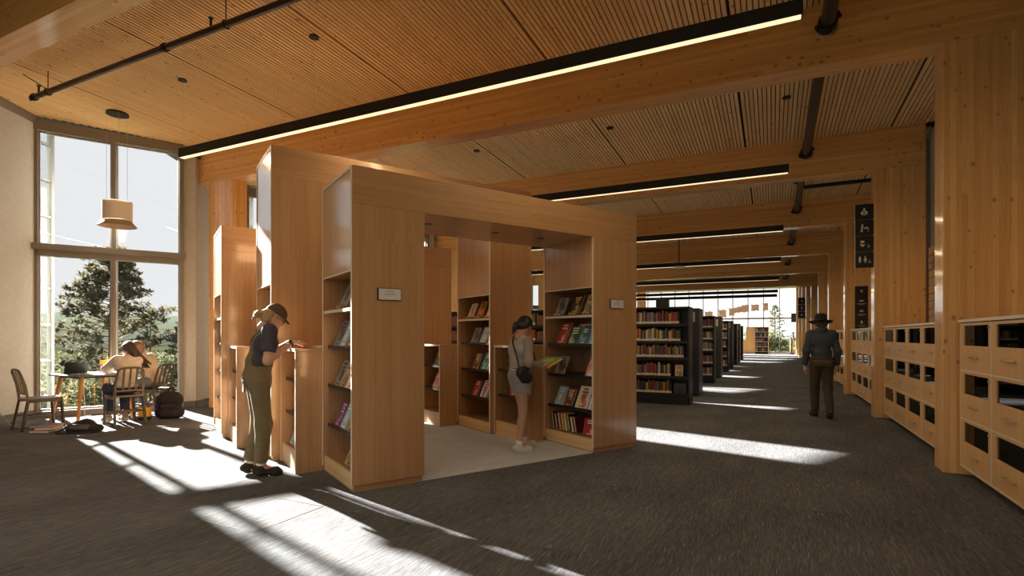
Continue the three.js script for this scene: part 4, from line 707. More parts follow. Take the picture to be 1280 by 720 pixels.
// ---------------------------------------------------------------- people and soft things: smooth joined tapered capsules, meshed
// bone: [ax, ay, az, bx, by, bz, ra, rb, flatEnd]
function field(bones, k, grow = 0) {
  const n = bones.length, B = bones.map((b) => { const dx = b[3] - b[0], dy = b[4] - b[1], dz = b[5] - b[2]; return [...b.slice(0, 3), dx, dy, dz, 1 / Math.max(1e-9, dx * dx + dy * dy + dz * dz), b[6] + grow, (b[7] ?? b[6]) - b[6], b[8] || 0, Math.sqrt(dx * dx + dy * dy + dz * dz)]; });
  return (x, y, z) => {
    let d = 1e3;
    for (let i = 0; i < n; i++) {
      const b = B[i], px = x - b[0], py = y - b[1], pz = z - b[2]; let h = (px * b[3] + py * b[4] + pz * b[5]) * b[6]; const raw = h; h = h < 0 ? 0 : h > 1 ? 1 : h;
      const hx = b[9] ? (raw < 0 && b[9] !== 1 ? raw : raw > 1 && b[9] !== 2 ? raw : h) : h, qx = px - b[3] * hx, qy = py - b[4] * hx, qz = pz - b[5] * hx;
      let e = Math.sqrt(qx * qx + qy * qy + qz * qz) - b[7] - b[8] * h;
      if (b[9]) { const over = b[9] === 1 ? (raw - 1) * b[10] : b[9] === 2 ? -raw * b[10] : Math.max((raw - 1) * b[10], -raw * b[10]); if (over > e) e = over; }
      if (d > 900) d = e; else { const t = Math.max(k - Math.abs(d - e), 0) / k; d = Math.min(d, e) - t * t * k * 0.25; }
    }
    return d;
  };
}
function bounds(bones, pad) { const lo = [1e9, 1e9, 1e9], hi = [-1e9, -1e9, -1e9]; for (const b of bones) for (const o of [0, 3]) for (let c = 0; c < 3; c++) { const r = Math.max(b[6], b[7] ?? b[6]) + pad; lo[c] = Math.min(lo[c], b[o + c] - r); hi[c] = Math.max(hi[c], b[o + c] + r); } return [lo, hi]; }
function nets(f, lo, hi, cell) { // naive surface nets
  const N = [0, 1, 2].map((c) => Math.ceil((hi[c] - lo[c]) / cell) + 2), [nx, ny, nz] = N, v = new Float32Array(nx * ny * nz), at = (i, j, k) => (k * ny + j) * nx + i;
  for (let k = 0; k < nz; k++) for (let j = 0; j < ny; j++) for (let i = 0; i < nx; i++) v[at(i, j, k)] = f(lo[0] + (i - 0.5) * cell, lo[1] + (j - 0.5) * cell, lo[2] + (k - 0.5) * cell);
  const id = new Int32Array(nx * ny * nz).fill(-1), pos = [], idx = [];
  for (let k = 0; k < nz - 1; k++) for (let j = 0; j < ny - 1; j++) for (let i = 0; i < nx - 1; i++) {
    let s = 0, c = 0, X = 0, Y = 0, Z = 0; const g = []; for (let q = 0; q < 8; q++) { g[q] = v[at(i + (q & 1), j + (q >> 1 & 1), k + (q >> 2))]; if (g[q] < 0) s |= 1 << q; }
    if (s === 0 || s === 255) continue;
    for (let a = 0; a < 8; a++) for (let e = 1; e < 8; e <<= 1) { const b = a | e; if (a === b || ((s >> a & 1) === (s >> b & 1))) continue; const t = g[a] / (g[a] - g[b]); X += (a & 1) + (e === 1 ? t : 0); Y += (a >> 1 & 1) + (e === 2 ? t : 0); Z += (a >> 2) + (e === 4 ? t : 0); c++; }
    id[at(i, j, k)] = pos.length / 3; pos.push(lo[0] + (i - 0.5 + X / c) * cell, lo[1] + (j - 0.5 + Y / c) * cell, lo[2] + (k - 0.5 + Z / c) * cell);
  }
  const quad = (a, b, c, d, flip) => { if (a < 0 || b < 0 || c < 0 || d < 0) return; if (flip) idx.push(a, c, b, a, d, c); else idx.push(a, b, c, a, c, d); };
  for (let k = 1; k < nz - 1; k++) for (let j = 1; j < ny - 1; j++) for (let i = 1; i < nx - 1; i++) {
    const a = v[at(i, j, k)] < 0;
    if (a !== v[at(i + 1, j, k)] < 0) quad(id[at(i, j - 1, k - 1)], id[at(i, j, k - 1)], id[at(i, j, k)], id[at(i, j - 1, k)], !a);
    if (a !== v[at(i, j + 1, k)] < 0) quad(id[at(i - 1, j, k - 1)], id[at(i - 1, j, k)], id[at(i, j, k)], id[at(i, j, k - 1)], !a);
    if (a !== v[at(i, j, k + 1)] < 0) quad(id[at(i - 1, j - 1, k)], id[at(i, j - 1, k)], id[at(i, j, k)], id[at(i - 1, j, k)], !a);
  }
  const G = new THREE.BufferGeometry(); G.setAttribute('position', new THREE.Float32BufferAttribute(pos, 3)); G.setIndex(idx); G.computeVertexNormals();
  const uv = new Float32Array(pos.length / 3 * 2); for (let i = 0; i < uv.length / 2; i++) { uv[2 * i] = pos[3 * i] + pos[3 * i + 2]; uv[2 * i + 1] = pos[3 * i + 1]; } G.setAttribute('uv', new THREE.BufferAttribute(uv, 2)); return G;
}
const blob = (bones, k, cell, grow = 0, clip = null) => { const f = field(bones, k, grow), [lo, hi] = bounds(bones, grow + k * 0.5 + cell * 2); return nets(clip ? (x, y, z) => clip(x, y, z, f(x, y, z)) : f, lo, hi, cell); };
const lerp3 = (a, b, t) => [mix(a[0], b[0], t), mix(a[1], b[1], t), mix(a[2], b[2], t)];
const cap = (a, b, ra, rb, flat) => [...a, ...b, ra, rb ?? ra, flat];
const unit = (a) => { const l = Math.hypot(...a); return a.map((x) => x / l); }, cross = (a, b) => [a[1] * b[2] - a[2] * b[1], a[2] * b[0] - a[0] * b[2], a[0] * b[1] - a[1] * b[0]], add = (a, b, s = 1) => [a[0] + b[0] * s, a[1] + b[1] * s, a[2] + b[2] * s], sub = (a, b) => add(a, b, -1);
// a hand: wrist, direction of the fingers, direction the palm faces; side +1 has its thumb along fwd x palm
function handBones(W, fwd, palm, side, curl, s = 1) {
  const F = unit(fwd), S0 = unit(cross(F, palm)), N = unit(cross(S0, F)), S = S0.map((x) => x * side), at = (f, q, n) => add(add(add(W, F, f * s), S, q * s), N, n * s), out = [];
  const base = [0.03, 0.011, -0.009, -0.028], len = [0.072, 0.08, 0.074, 0.056];
  base.forEach((q, i) => out.push(cap(at(0.0, q * 0.6, 0), at(0.088 - 0.006 * Math.abs(i - 1), q, 0), 0.016 * s, 0.0125 * s)));
  base.forEach((q, i) => { let p = at(0.088 - 0.006 * Math.abs(i - 1), q, 0), a = 0; [0.45, 0.31, 0.24].forEach((l, j) => { a += curl[j] * (1 + 0.08 * i); const d = add(add([0, 0, 0], F, Math.cos(a)), N, Math.sin(a)), e = add(p, d, len[i] * l * s); out.push(cap(p, e, (0.0095 - 0.0008 * j) * s, (0.0088 - 0.0008 * j) * s)); p = e; }); });
  let p = at(0.02, 0.022, 0.004); const t1 = unit(add(add(F.map((x) => x * 0.62), S, 0.7), N, 0.35)), t2 = unit(add(add(F.map((x) => x * 0.85), S, 0.25), N, 0.45)); let e = add(p, t1, 0.045 * s); out.push(cap(p, e, 0.0145 * s, 0.011 * s)); out.push(cap(e, add(e, t2, 0.032 * s), 0.0105 * s, 0.009 * s)); return out;
}
const handMesh = (...a) => blob(handBones(...a), 0.007, 0.0042);
// a head in its own frame: centre at the origin between the ears, face towards +z; returns a geometry
function headGeo(cell, s = 1, female = 0) {
  const E = (x, y, z, cx, cy, cz, rx, ry, rz) => { const a = (x - cx) / rx, b = (y - cy) / ry, c = (z - cz) / rz, l = Math.sqrt(a * a + b * b + c * c); return (l - 1) * Math.min(rx, ry, rz); };
  const sm = (a, b, k) => { const t = Math.max(k - Math.abs(a - b), 0) / k; return Math.min(a, b) - t * t * k * 0.25; };
  const brow = field([[-0.03, 0.012, 0.078, 0.03, 0.012, 0.078, 0.016]], 0.01), nose = field([[0, 0.004, 0.088, 0, -0.03, 0.108, 0.008, 0.0115], [-0.011, -0.034, 0.094, 0.011, -0.034, 0.094, 0.008]], 0.01), lips = field([[-0.018, -0.06, 0.087, 0.018, -0.06, 0.087, 0.0065], [-0.014, -0.07, 0.085, 0.014, -0.07, 0.085, 0.007]], 0.006), jaw = field([[-0.05, -0.045, 0.01, -0.018, -0.09, 0.066, 0.026, 0.02], [0.05, -0.045, 0.01, 0.018, -0.09, 0.066, 0.026, 0.02], [0, -0.092, 0.07, 0, -0.092, 0.07, 0.02]], 0.04), neck = field([[0, -0.03, -0.02, 0, -0.15, -0.035, female ? 0.043 : 0.052, female ? 0.046 : 0.054]], 0.02);
  const f = (X, Y, Z) => { const x = X / s, y = Y / s, z = Z / s, ax = Math.abs(x);
    let d = E(x, y, z, 0, 0.03, -0.012, 0.076, 0.092, 0.096); d = sm(d, E(x, y, z, 0, -0.03, 0.03, 0.062, 0.078, 0.066), 0.03); d = sm(d, jaw(x, y, z), 0.03); d = sm(d, brow(x, y, z), 0.012);
    d = Math.max(d, -sm(E(ax, y, z, 0.032, -0.002, 0.098, 0.018, 0.011, 0.02), 1, 0.01)); d = sm(d, E(ax, y, z, 0.032, -0.002, 0.074, 0.0135, 0.0135, 0.0135), 0.003);
    d = sm(d, nose(x, y, z), 0.012); d = sm(d, lips(x, y, z), 0.006); d = sm(d, E(ax, y, z, 0.077, -0.008, -0.008, 0.011, 0.03, 0.019), 0.01); d = sm(d, neck(x, y, z), 0.03); return d * s; };
  return nets(f, [-0.1 * s, -0.2 * s, -0.13 * s], [0.1 * s, 0.135 * s, 0.13 * s], cell);
}
function orient(geo, at, pitch, yaw, roll = 0) { const m = new THREE.Matrix4().makeRotationFromEuler(new THREE.Euler(pitch, yaw, roll, 'YXZ')); m.setPosition(...at); return geo.applyMatrix4(m); }
M.eye = std({ color: rgb(0.05, 0.035, 0.03), roughness: 0.15 });
const skins = { fair: std({ color: rgb(0.62, 0.36, 0.25), roughness: 0.55 }), tan: std({ color: rgb(0.5, 0.28, 0.18), roughness: 0.55 }), brown: std({ color: rgb(0.36, 0.19, 0.12), roughness: 0.55 }) };
const cloth = (r, g, b, weave = 0.12) => std({ color: rgb(r, g, b), roughness: 0.95, map: clothTex });
var clothTex = dataTex(256, 256, (i, j) => { const v = 205 + 30 * (vnoise(i / 3, j / 3, 0, 0) - 0.5) + 36 * (vnoise(i / 26, j / 26) - 0.5) + 22 * (((i + j) & 3) / 3 - 0.5); return [v, v, v]; }, 0.3, 0.3);
clothTex.colorSpace = THREE.NoColorSpace;
// J holds the joints, facing +z, left = +x. Returns the bones of the unclothed body
function bodyBones(J, w = 1) {
  const out = [], P = J.pelvis, C = J.chest, N = J.neck;
  const right = unit(sub(J.shL, J.shR)), hipR = unit(sub(J.hipL, J.hipR));
  out.push(cap(add(P, hipR, 0.065 * w), add(P, hipR, -0.065 * w), 0.098 * w), cap(add(J.waist, right, 0.05 * w), add(J.waist, right, -0.05 * w), 0.088 * w), cap(add(C, right, 0.075 * w), add(C, right, -0.075 * w), 0.102 * w), cap(P, C, 0.09 * w, 0.1 * w), cap(add(J.shL, right, -0.03), add(J.shR, right, 0.03), 0.056 * w), cap(C, N, 0.075 * w, 0.05 * w), cap(N, J.head, 0.047 * w, 0.045 * w));
  for (const s of ['L', 'R']) { out.push(cap(J['sh' + s], J['el' + s], 0.052 * w, 0.04 * w), cap(J['el' + s], J['wr' + s], 0.04 * w, 0.027 * w), cap(J['hip' + s], J['kn' + s], 0.085 * w, 0.054 * w)); const calf = lerp3(J['kn' + s], J['an' + s], 0.3); out.push(cap(J['kn' + s], calf, 0.053 * w, 0.052 * w), cap(calf, J['an' + s], 0.052 * w, 0.034 * w), cap(J['an' + s], J['toe' + s], 0.036, 0.03)); }
  return out;
}
function torsoBones(J, w = 1) { const b = bodyBones(J, w); return b.slice(0, 6); }
const shoeBones = (J, s) => { const A = J['an' + s], T = J['toe' + s], y = Math.min(A[1], T[1]), d = unit([T[0] - A[0], T[1] - A[1], T[2] - A[2]]), heel = add(A, d, -0.045), n = unit(cross(d, [0, 1, 0])); const lo = (p, h) => [p[0], p[1] - h, p[2]];
  return [cap(lo(heel, 0.035), lo(A, 0.03), 0.036, 0.038), cap(lo(A, 0.03), T, 0.038, 0.036), cap(add(T, n, 0.014), add(T, n, -0.012), 0.033), cap(T, add(T, d, 0.035), 0.034, 0.026), cap(A, lo(A, 0.03), 0.042, 0.04)]; };
function person(label, pos, turn, J, o) {
  const t = thing('person', label, 'person', pos, turn), w = o.w ?? 1, cell = o.cell ?? 0.012, skin = skins[o.skin];
  const geos = [blob(bodyBones(J, w), 0.035, cell)];
  geos.push(orient(headGeo(o.headCell ?? 0.0045, o.headSize ?? 1, o.slim), J.head, o.pitch ?? 0, o.headYaw ?? 0, o.roll ?? 0));
  for (const h of o.hands ?? []) geos.push(handMesh(...h));
  part('body', merged(geos), skin, t);
  const eyeG = merged([-1, 1].map((q) => new THREE.SphereGeometry(0.0075, 10, 8).translate(q * 0.032, -0.002, 0.0825))); part('eyes', orient(eyeG, J.head, o.pitch ?? 0, o.headYaw ?? 0, o.roll ?? 0), M.eye, t);
  return t;
}
const floorClip = (x, y, z, d) => Math.max(d, -y + 0.002);
function shoes(t, J, mat, sole, laces) { for (const s of ['L', 'R']) { const b = shoeBones(J, s), m = part('shoe', blob(b, 0.02, 0.007, 0.004, floorClip), mat, t); const y0 = Math.max(0.002, Math.min(J['an' + s][1], J['toe' + s][1]) - 0.035);
  if (sole) part('sole', blob(b, 0.02, 0.008, 0.008, (x, y, z, d) => Math.max(d, -y + 0.001, y - y0 - 0.018)), sole, m);
  if (laces) { const A = J['an' + s], T = J['toe' + s], p = lerp3(A, T, 0.55); part('laces', merged([0, 1, 2].map((i) => bar(add(lerp3(A, T, 0.35 + 0.17 * i), [-0.03, 0.036 - 0.004 * i, 0]), add(lerp3(A, T, 0.38 + 0.17 * i), [0.03, 0.036 - 0.004 * i, 0]), 0.004, 5))), laces, m); } } }
const legs = (J, w, to, flat = 1) => ['L', 'R'].flatMap((s) => to <= 1 ? [cap(J['hip' + s], lerp3(J['hip' + s], J['kn' + s], to), 0.085 * w, mix(0.085, 0.06, to) * w, flat)] : [cap(J['hip' + s], J['kn' + s], 0.086 * w, 0.062 * w), cap(J['kn' + s], lerp3(J['kn' + s], J['an' + s], to - 1), 0.062 * w, 0.052 * w, flat)]);
const sleeves = (J, w, to, r = 0.055, r2 = 0.048) => ['L', 'R'].flatMap((s) => to <= 1 ? [cap(J['sh' + s], lerp3(J['sh' + s], J['el' + s], to), r * w, r2 * w, 1)] : [cap(J['sh' + s], J['el' + s], r * w, r2 * w), cap(J['el' + s], lerp3(J['el' + s], J['wr' + s], to - 1), r2 * w, r2 * 0.82 * w, 1)]);
const hips = (J, w) => { const b = bodyBones(J, w); return [b[0], b[1]]; };
// ------------------------------------------------ reader in overalls at the first low case
{
  const J = { pelvis: [0, 0.95, -0.04], waist: [0, 1.1, -0.02], chest: [0, 1.29, 0.03], neck: [0, 1.45, 0.065], head: [0, 1.55, 0.12], shL: [0.175, 1.405, 0.05], shR: [-0.175, 1.405, 0.05], elL: [0.22, 1.135, 0.05], elR: [-0.235, 1.125, 0.02], wrL: [0.1, 1.296, 0.29], wrR: [-0.13, 1.296, 0.27], hipL: [0.09, 0.9, -0.03], hipR: [-0.09, 0.9, -0.03], knL: [0.08, 0.5, -0.0], knR: [-0.085, 0.5, 0.01], anL: [0.08, 0.088, -0.1], anR: [-0.1, 0.088, -0.02], toeL: [0.11, 0.04, 0.03], toeR: [-0.13, 0.04, 0.115] };
  const [px, pz] = pq(-0.535, 1.16), olive = cloth(0.26, 0.20, 0.105), tee = cloth(0.085, 0.078, 0.092);
  const t = person('person in olive overalls, dark tee and brown cap reading at a low case', [px, 0, pz], P60 + Math.PI / 2, J, { skin: 'fair', pitch: 0.55, hands: [[J.wrR, [0.35, -0.05, 1], [0, -1, 0.1], -1, [0.08, 0.15, 0.1]], [J.wrL, [-0.3, -0.05, 1], [0, -1, 0.1], 1, [0.08, 0.15, 0.1]]] });
  part('tee', blob([...torsoBones(J), ...sleeves(J, 1, 0.72, 0.06, 0.058)], 0.035, 0.011, 0.01, (x, y, z, d) => Math.max(d, 0.95 - y, y - 1.49)), tee, t);
  const strap = (x, y, z) => { const back = z < 0.04; const c = back ? 0.028 + Math.max(0, y - 1.2) * 0.42 : 0.085; return Math.abs(Math.abs(x) - c) - 0.022; };
  part('overalls', blob([...torsoBones(J), ...hips(J, 1.0), ...legs(J, 0.95, 1.86)], 0.05, 0.011, 0.015, (x, y, z, d) => { const bib = Math.max(Math.abs(x) - 0.13 + Math.max(0, y - 1.05) * 0.42, y - 1.27); const r = Math.min(y - 1.1 - (Math.abs(x) > 0.1 ? -0.03 : 0), bib, Math.max(strap(x, y, z), y - 1.46)); return Math.max(d, r); }), olive, t);
  for (const s of ['L', 'R']) { const a = lerp3(J['kn' + s], J['an' + s], 0.82), b = lerp3(J['kn' + s], J['an' + s], 0.9); part('cuff', blob([cap(a, b, 0.054, 0.054, 3)], 0.01, 0.009), olive, t); part('sock', blob([cap(b, J['an' + s], 0.042, 0.042)], 0.01, 0.009), M.white, t); }
  part('back_pocket', bx(-0.115, -0.035, 0.82, 0.935, -0.172, -0.15, 'y', 0.009), olive, t); part('pocket_label', bx(-0.1, -0.05, 0.908, 0.926, -0.1745, -0.1715), M.black, t);
  shoes(t, J, cloth(0.05, 0.032, 0.025), M.black, std({ color: rgb(0.6, 0.12, 0.04), roughness: 0.7 }));
  const hp = [J.head, 0.55, 0];
  const capM = cloth(0.14, 0.095, 0.055);
  const crown = blob([[0, 0.035, -0.012, 0, 0.04, -0.01, 0.098, 0.098], [0, 0.03, 0.02, 0, 0.03, 0.0, 0.088]], 0.03, 0.006, 0, (x, y, z, d) => Math.max(d, 0.028 - y - z * 0.12)); part('cap', orient(crown, ...hp), capM, t);
  const brim = new THREE.SphereGeometry(0.1, 20, 10, 0, Math.PI, 0, 1.0).scale(0.86, 0.35, 1.25).rotateX(0.12).translate(0, 0.0, 0.045); brim.computeVertexNormals(); const brimS = blob([[-0.06, 0.032, 0.08, 0.06, 0.032, 0.08, 0.006], [-0.052, 0.026, 0.115, 0.052, 0.026, 0.115, 0.006], [-0.03, 0.018, 0.145, 0.03, 0.018, 0.145, 0.006], [0, 0.03, 0.08, 0, 0.016, 0.15, 0.006]], 0.025, 0.0045); part('cap_brim', orient(brimS, ...hp), capM, t);
  seed(8); const hb = [[0, -0.01, -0.07, 0, -0.06, -0.06, 0.055, 0.05], [-0.05, -0.01, -0.045, 0.05, -0.01, -0.045, 0.044], [-0.04, -0.06, -0.04, 0.04, -0.06, -0.04, 0.04], [0, -0.04, -0.12, 0, -0.06, -0.14, 0.036], [0, -0.05, -0.14, 0, -0.1, -0.14, 0.028, 0.016]]; for (let k = 0; k < 26; k++) { const a = rr(0, 6.28), q = rr(0.015, 0.045); hb.push([Math.cos(a) * q * 0.4, -0.05 + Math.sin(a) * q * 0.4, -0.12, Math.cos(a) * q * 1.5, Math.sin(a) * q * 1.3 - 0.065, -0.135 - rr(0, 0.05), 0.011, 0.004]); } part('hair', orient(blob(hb, 0.014, 0.0055), ...hp), std({ color: rgb(0.40, 0.25, 0.12), roughness: 0.7 }), t);
  part('glasses', orient(merged([bar([-0.078, 0.002, 0.0], [-0.05, 0.002, 0.095], 0.003, 6), bar([0.078, 0.002, 0.0], [0.05, 0.002, 0.095], 0.003, 6), new THREE.TorusGeometry(0.022, 0.0028, 6, 20).translate(-0.03, -0.003, 0.103), new THREE.TorusGeometry(0.022, 0.0028, 6, 20).translate(0.03, -0.003, 0.103), bar([-0.01, 0, 0.106], [0.01, 0, 0.106], 0.0025, 6)]), ...hp), M.black, t);
  const wd = unit(sub(J.wrR, J.elR)), wq = new THREE.Quaternion().setFromUnitVectors(V3(0, 0, 1), V3(...wd)), wp = lerp3(J.wrR, J.elR, 0.1); part('wristwatch', [new THREE.TorusGeometry(0.031, 0.009, 8, 22).applyQuaternion(wq).translate(...wp), new THREE.CylinderGeometry(0.02, 0.02, 0.012, 16).translate(wp[0], wp[1] + 0.036, wp[2])], M.black, t);
  const [bx_, bz_] = pq(0.1, 1.13), ob = thing('open_book', 'open cream book lying on the low case before the reader in overalls', 'book', [bx_, 1.236, bz_], P60);
  for (const q of [-1, 1]) { const s = extrudeXY([[0, 0], [0.13, 0.004], [0.135, 0.012], [0.09, 0.024], [0.03, 0.026], [0, 0.016]], 0.2); s.translate(0, 0, -0.1); if (q < 0) s.rotateY(Math.PI); part('page_block', s, M.pages, ob); } part('cover', bx(-0.14, 0.14, 0, 0.003, -0.105, 0.105), solidCover[14], ob);
}
// ------------------------------------------------ woman reading at the first portal's right pier
{
  const J = { pelvis: [0, 0.9, -0.02], waist: [0, 1.03, 0], chest: [0, 1.19, 0], neck: [0, 1.345, 0.01], head: [0, 1.462, 0.05], shL: [0.145, 1.295, 0], shR: [-0.145, 1.295, 0], elL: [0.19, 1.05, 0.03], elR: [-0.2, 1.045, -0.03], wrL: [0.11, 1.0, 0.25], wrR: [-0.13, 0.985, 0.2], hipL: [0.08, 0.86, 0.0], hipR: [-0.08, 0.86, -0.02], knL: [0.085, 0.47, 0.09], knR: [-0.09, 0.47, -0.03], anL: [0.095, 0.085, 0.11], anR: [-0.105, 0.085, -0.1], toeL: [0.11, 0.038, 0.25], toeR: [-0.12, 0.038, 0.035] };
  const [px, pz] = pq(2.2, 0.6), w = 0.93;
  const t = person('woman in striped top and denim shorts reading a large green picture book', [px, 0, pz], P60 + Math.PI / 2, J, { w, skin: 'tan', pitch: 0.42, headSize: 0.97, slim: 1, hands: [[J.wrR, [0.15, 0.12, 1], [0.1, 0.8, 0.3], 1, [0.55, 0.5, 0.3], 0.92], [J.wrL, [-0.1, 0.12, 1], [-0.1, 0.8, 0.3], -1, [0.55, 0.5, 0.3], 0.92]] });
  const stripe = dataTex(8, 256, (i, j) => (j % 32) < 11 ? [110, 96, 84] : [222, 212, 198], 0.4, 0.26); const topM = std({ map: stripe, roughness: 0.95 });
  part('striped_top', blob([...torsoBones(J, w), [-0.05, 1.2, 0.07, 0.05, 1.2, 0.07, 0.055]], 0.03, 0.01, 0.012, (x, y, z, d) => Math.max(d, 0.9 - y, y - 1.36)), topM, t);
  part('sleeves', blob(sleeves(J, w, 1.93, 0.062, 0.05), 0.03, 0.01, 0.008), cloth(0.40, 0.33, 0.27), t);
  part('waistcoat_back', blob(torsoBones(J, w), 0.03, 0.01, 0.018, (x, y, z, d) => Math.max(d, 0.99 - y, y - 1.35, z + 0.015)), cloth(0.55, 0.5, 0.45), t);
  part('shorts', blob([...hips(J, w * 1.03), ...legs(J, w * 1.12, 0.42)], 0.03, 0.01, 0.016, (x, y, z, d) => Math.max(d, y - 1.0)), cloth(0.42, 0.43, 0.42), t);
  seed(15); part('frayed_hem', [...Array(30)].map((_, k) => { const s = k % 2 ? 'L' : 'R', p = lerp3(J['hip' + s], J['kn' + s], 0.42), a = k * 0.42; return bar([p[0] + Math.cos(a) * 0.086, p[1] + 0.01, p[2] + Math.sin(a) * 0.086], [p[0] + Math.cos(a) * 0.088, p[1] - rr(0.015, 0.04), p[2] + Math.sin(a) * 0.088], 0.002, 4); }), M.white, t);
  for (const s of ['L', 'R']) part('sock', blob([cap(lerp3(J['an' + s], J['kn' + s], 0.16), J['an' + s], 0.042, 0.042, 2)], 0.01, 0.008), M.white, t);
  shoes(t, J, cloth(0.72, 0.68, 0.6), M.white, M.white);
  const hp = [J.head, 0.42, 0], hairM = std({ color: rgb(0.018, 0.012, 0.010), roughness: 0.45 });
  part('hair', orient(blob([[0, 0.045, -0.01, 0, 0.05, -0.01, 0.095], [0, 0.0, -0.055, 0, 0.0, -0.055, 0.062], [-0.06, 0.02, -0.02, 0.06, 0.02, -0.02, 0.04], [0, 0.0, -0.1, 0, -0.02, -0.125, 0.028, 0.028], [0, -0.02, -0.125, 0, -0.07, -0.125, 0.026, 0.022], [0, -0.07, -0.125, 0.01, -0.13, -0.11, 0.022, 0.01]], 0.03, 0.006, 0, (x, y, z, d) => Math.max(d, Math.min(0.03 - y + Math.max(0, z - 0.03) * 0.9, z + 0.0))), ...hp), hairM, t);
  // bag on her hip
  const bag = thing('crossbody_bag', 'black crossbody bag on the hip of the woman in denim shorts', 'bag', [px, 0, pz], P60 + Math.PI / 2);
  part('body', blob([[-0.19, 0.93, -0.14, -0.2, 0.88, -0.03, 0.05, 0.052], [-0.19, 0.97, -0.14, -0.195, 0.99, -0.06, 0.036, 0.03], [-0.2, 0.86, -0.1, -0.2, 0.86, -0.06, 0.04]], 0.05, 0.008), M.black, bag);
  part('strap', tube([[-0.17, 0.99, -0.14], [-0.1, 1.14, -0.135], [0.02, 1.29, -0.105], [0.09, 1.365, -0.02], [0.06, 1.3, 0.09], [-0.04, 1.17, 0.155], [-0.15, 1.03, 0.1], [-0.195, 0.97, -0.03]], 0.009, 50, 6), M.black, bag);
  // picture book in her hands
  const b = thing('picture_book', 'large green picture book with yellow edges held by the woman', 'book', [px + 0.5 * 0.4, 1.03, pz - 0.866 * 0.4], P60 + Math.PI / 2); b.rotation.order = 'YXZ'; b.rotation.x = -0.42;
  const green = std({ roughness: 0.5, map: canvasTex(256, 256, (c) => { c.fillStyle = '#7e9a5a'; c.fillRect(0, 0, 256, 256); c.fillStyle = '#a8b870'; c.beginPath(); c.ellipse(128, 150, 90, 60, 0, 0, 7); c.fill(); c.fillStyle = '#4f7a52'; c.fillRect(30, 40, 90, 40); c.fillStyle = '#6aa0a0'; c.fillRect(150, 60, 70, 60); }) });
  part('cover', bx(-0.16, 0.16, -0.006, 0.0, -0.12, 0.13), std({ color: rgb(0.72, 0.42, 0.05), roughness: 0.5 }), b); part('page_block', bx(-0.155, 0.155, 0, 0.022, -0.115, 0.125), std({ color: rgb(0.75, 0.5, 0.12), roughness: 0.8 }), b); const pg = new THREE.BoxGeometry(0.308, 0.002, 0.236); pg.translate(0, 0.0235, 0.005); part('open_page', pg, green, b);
}
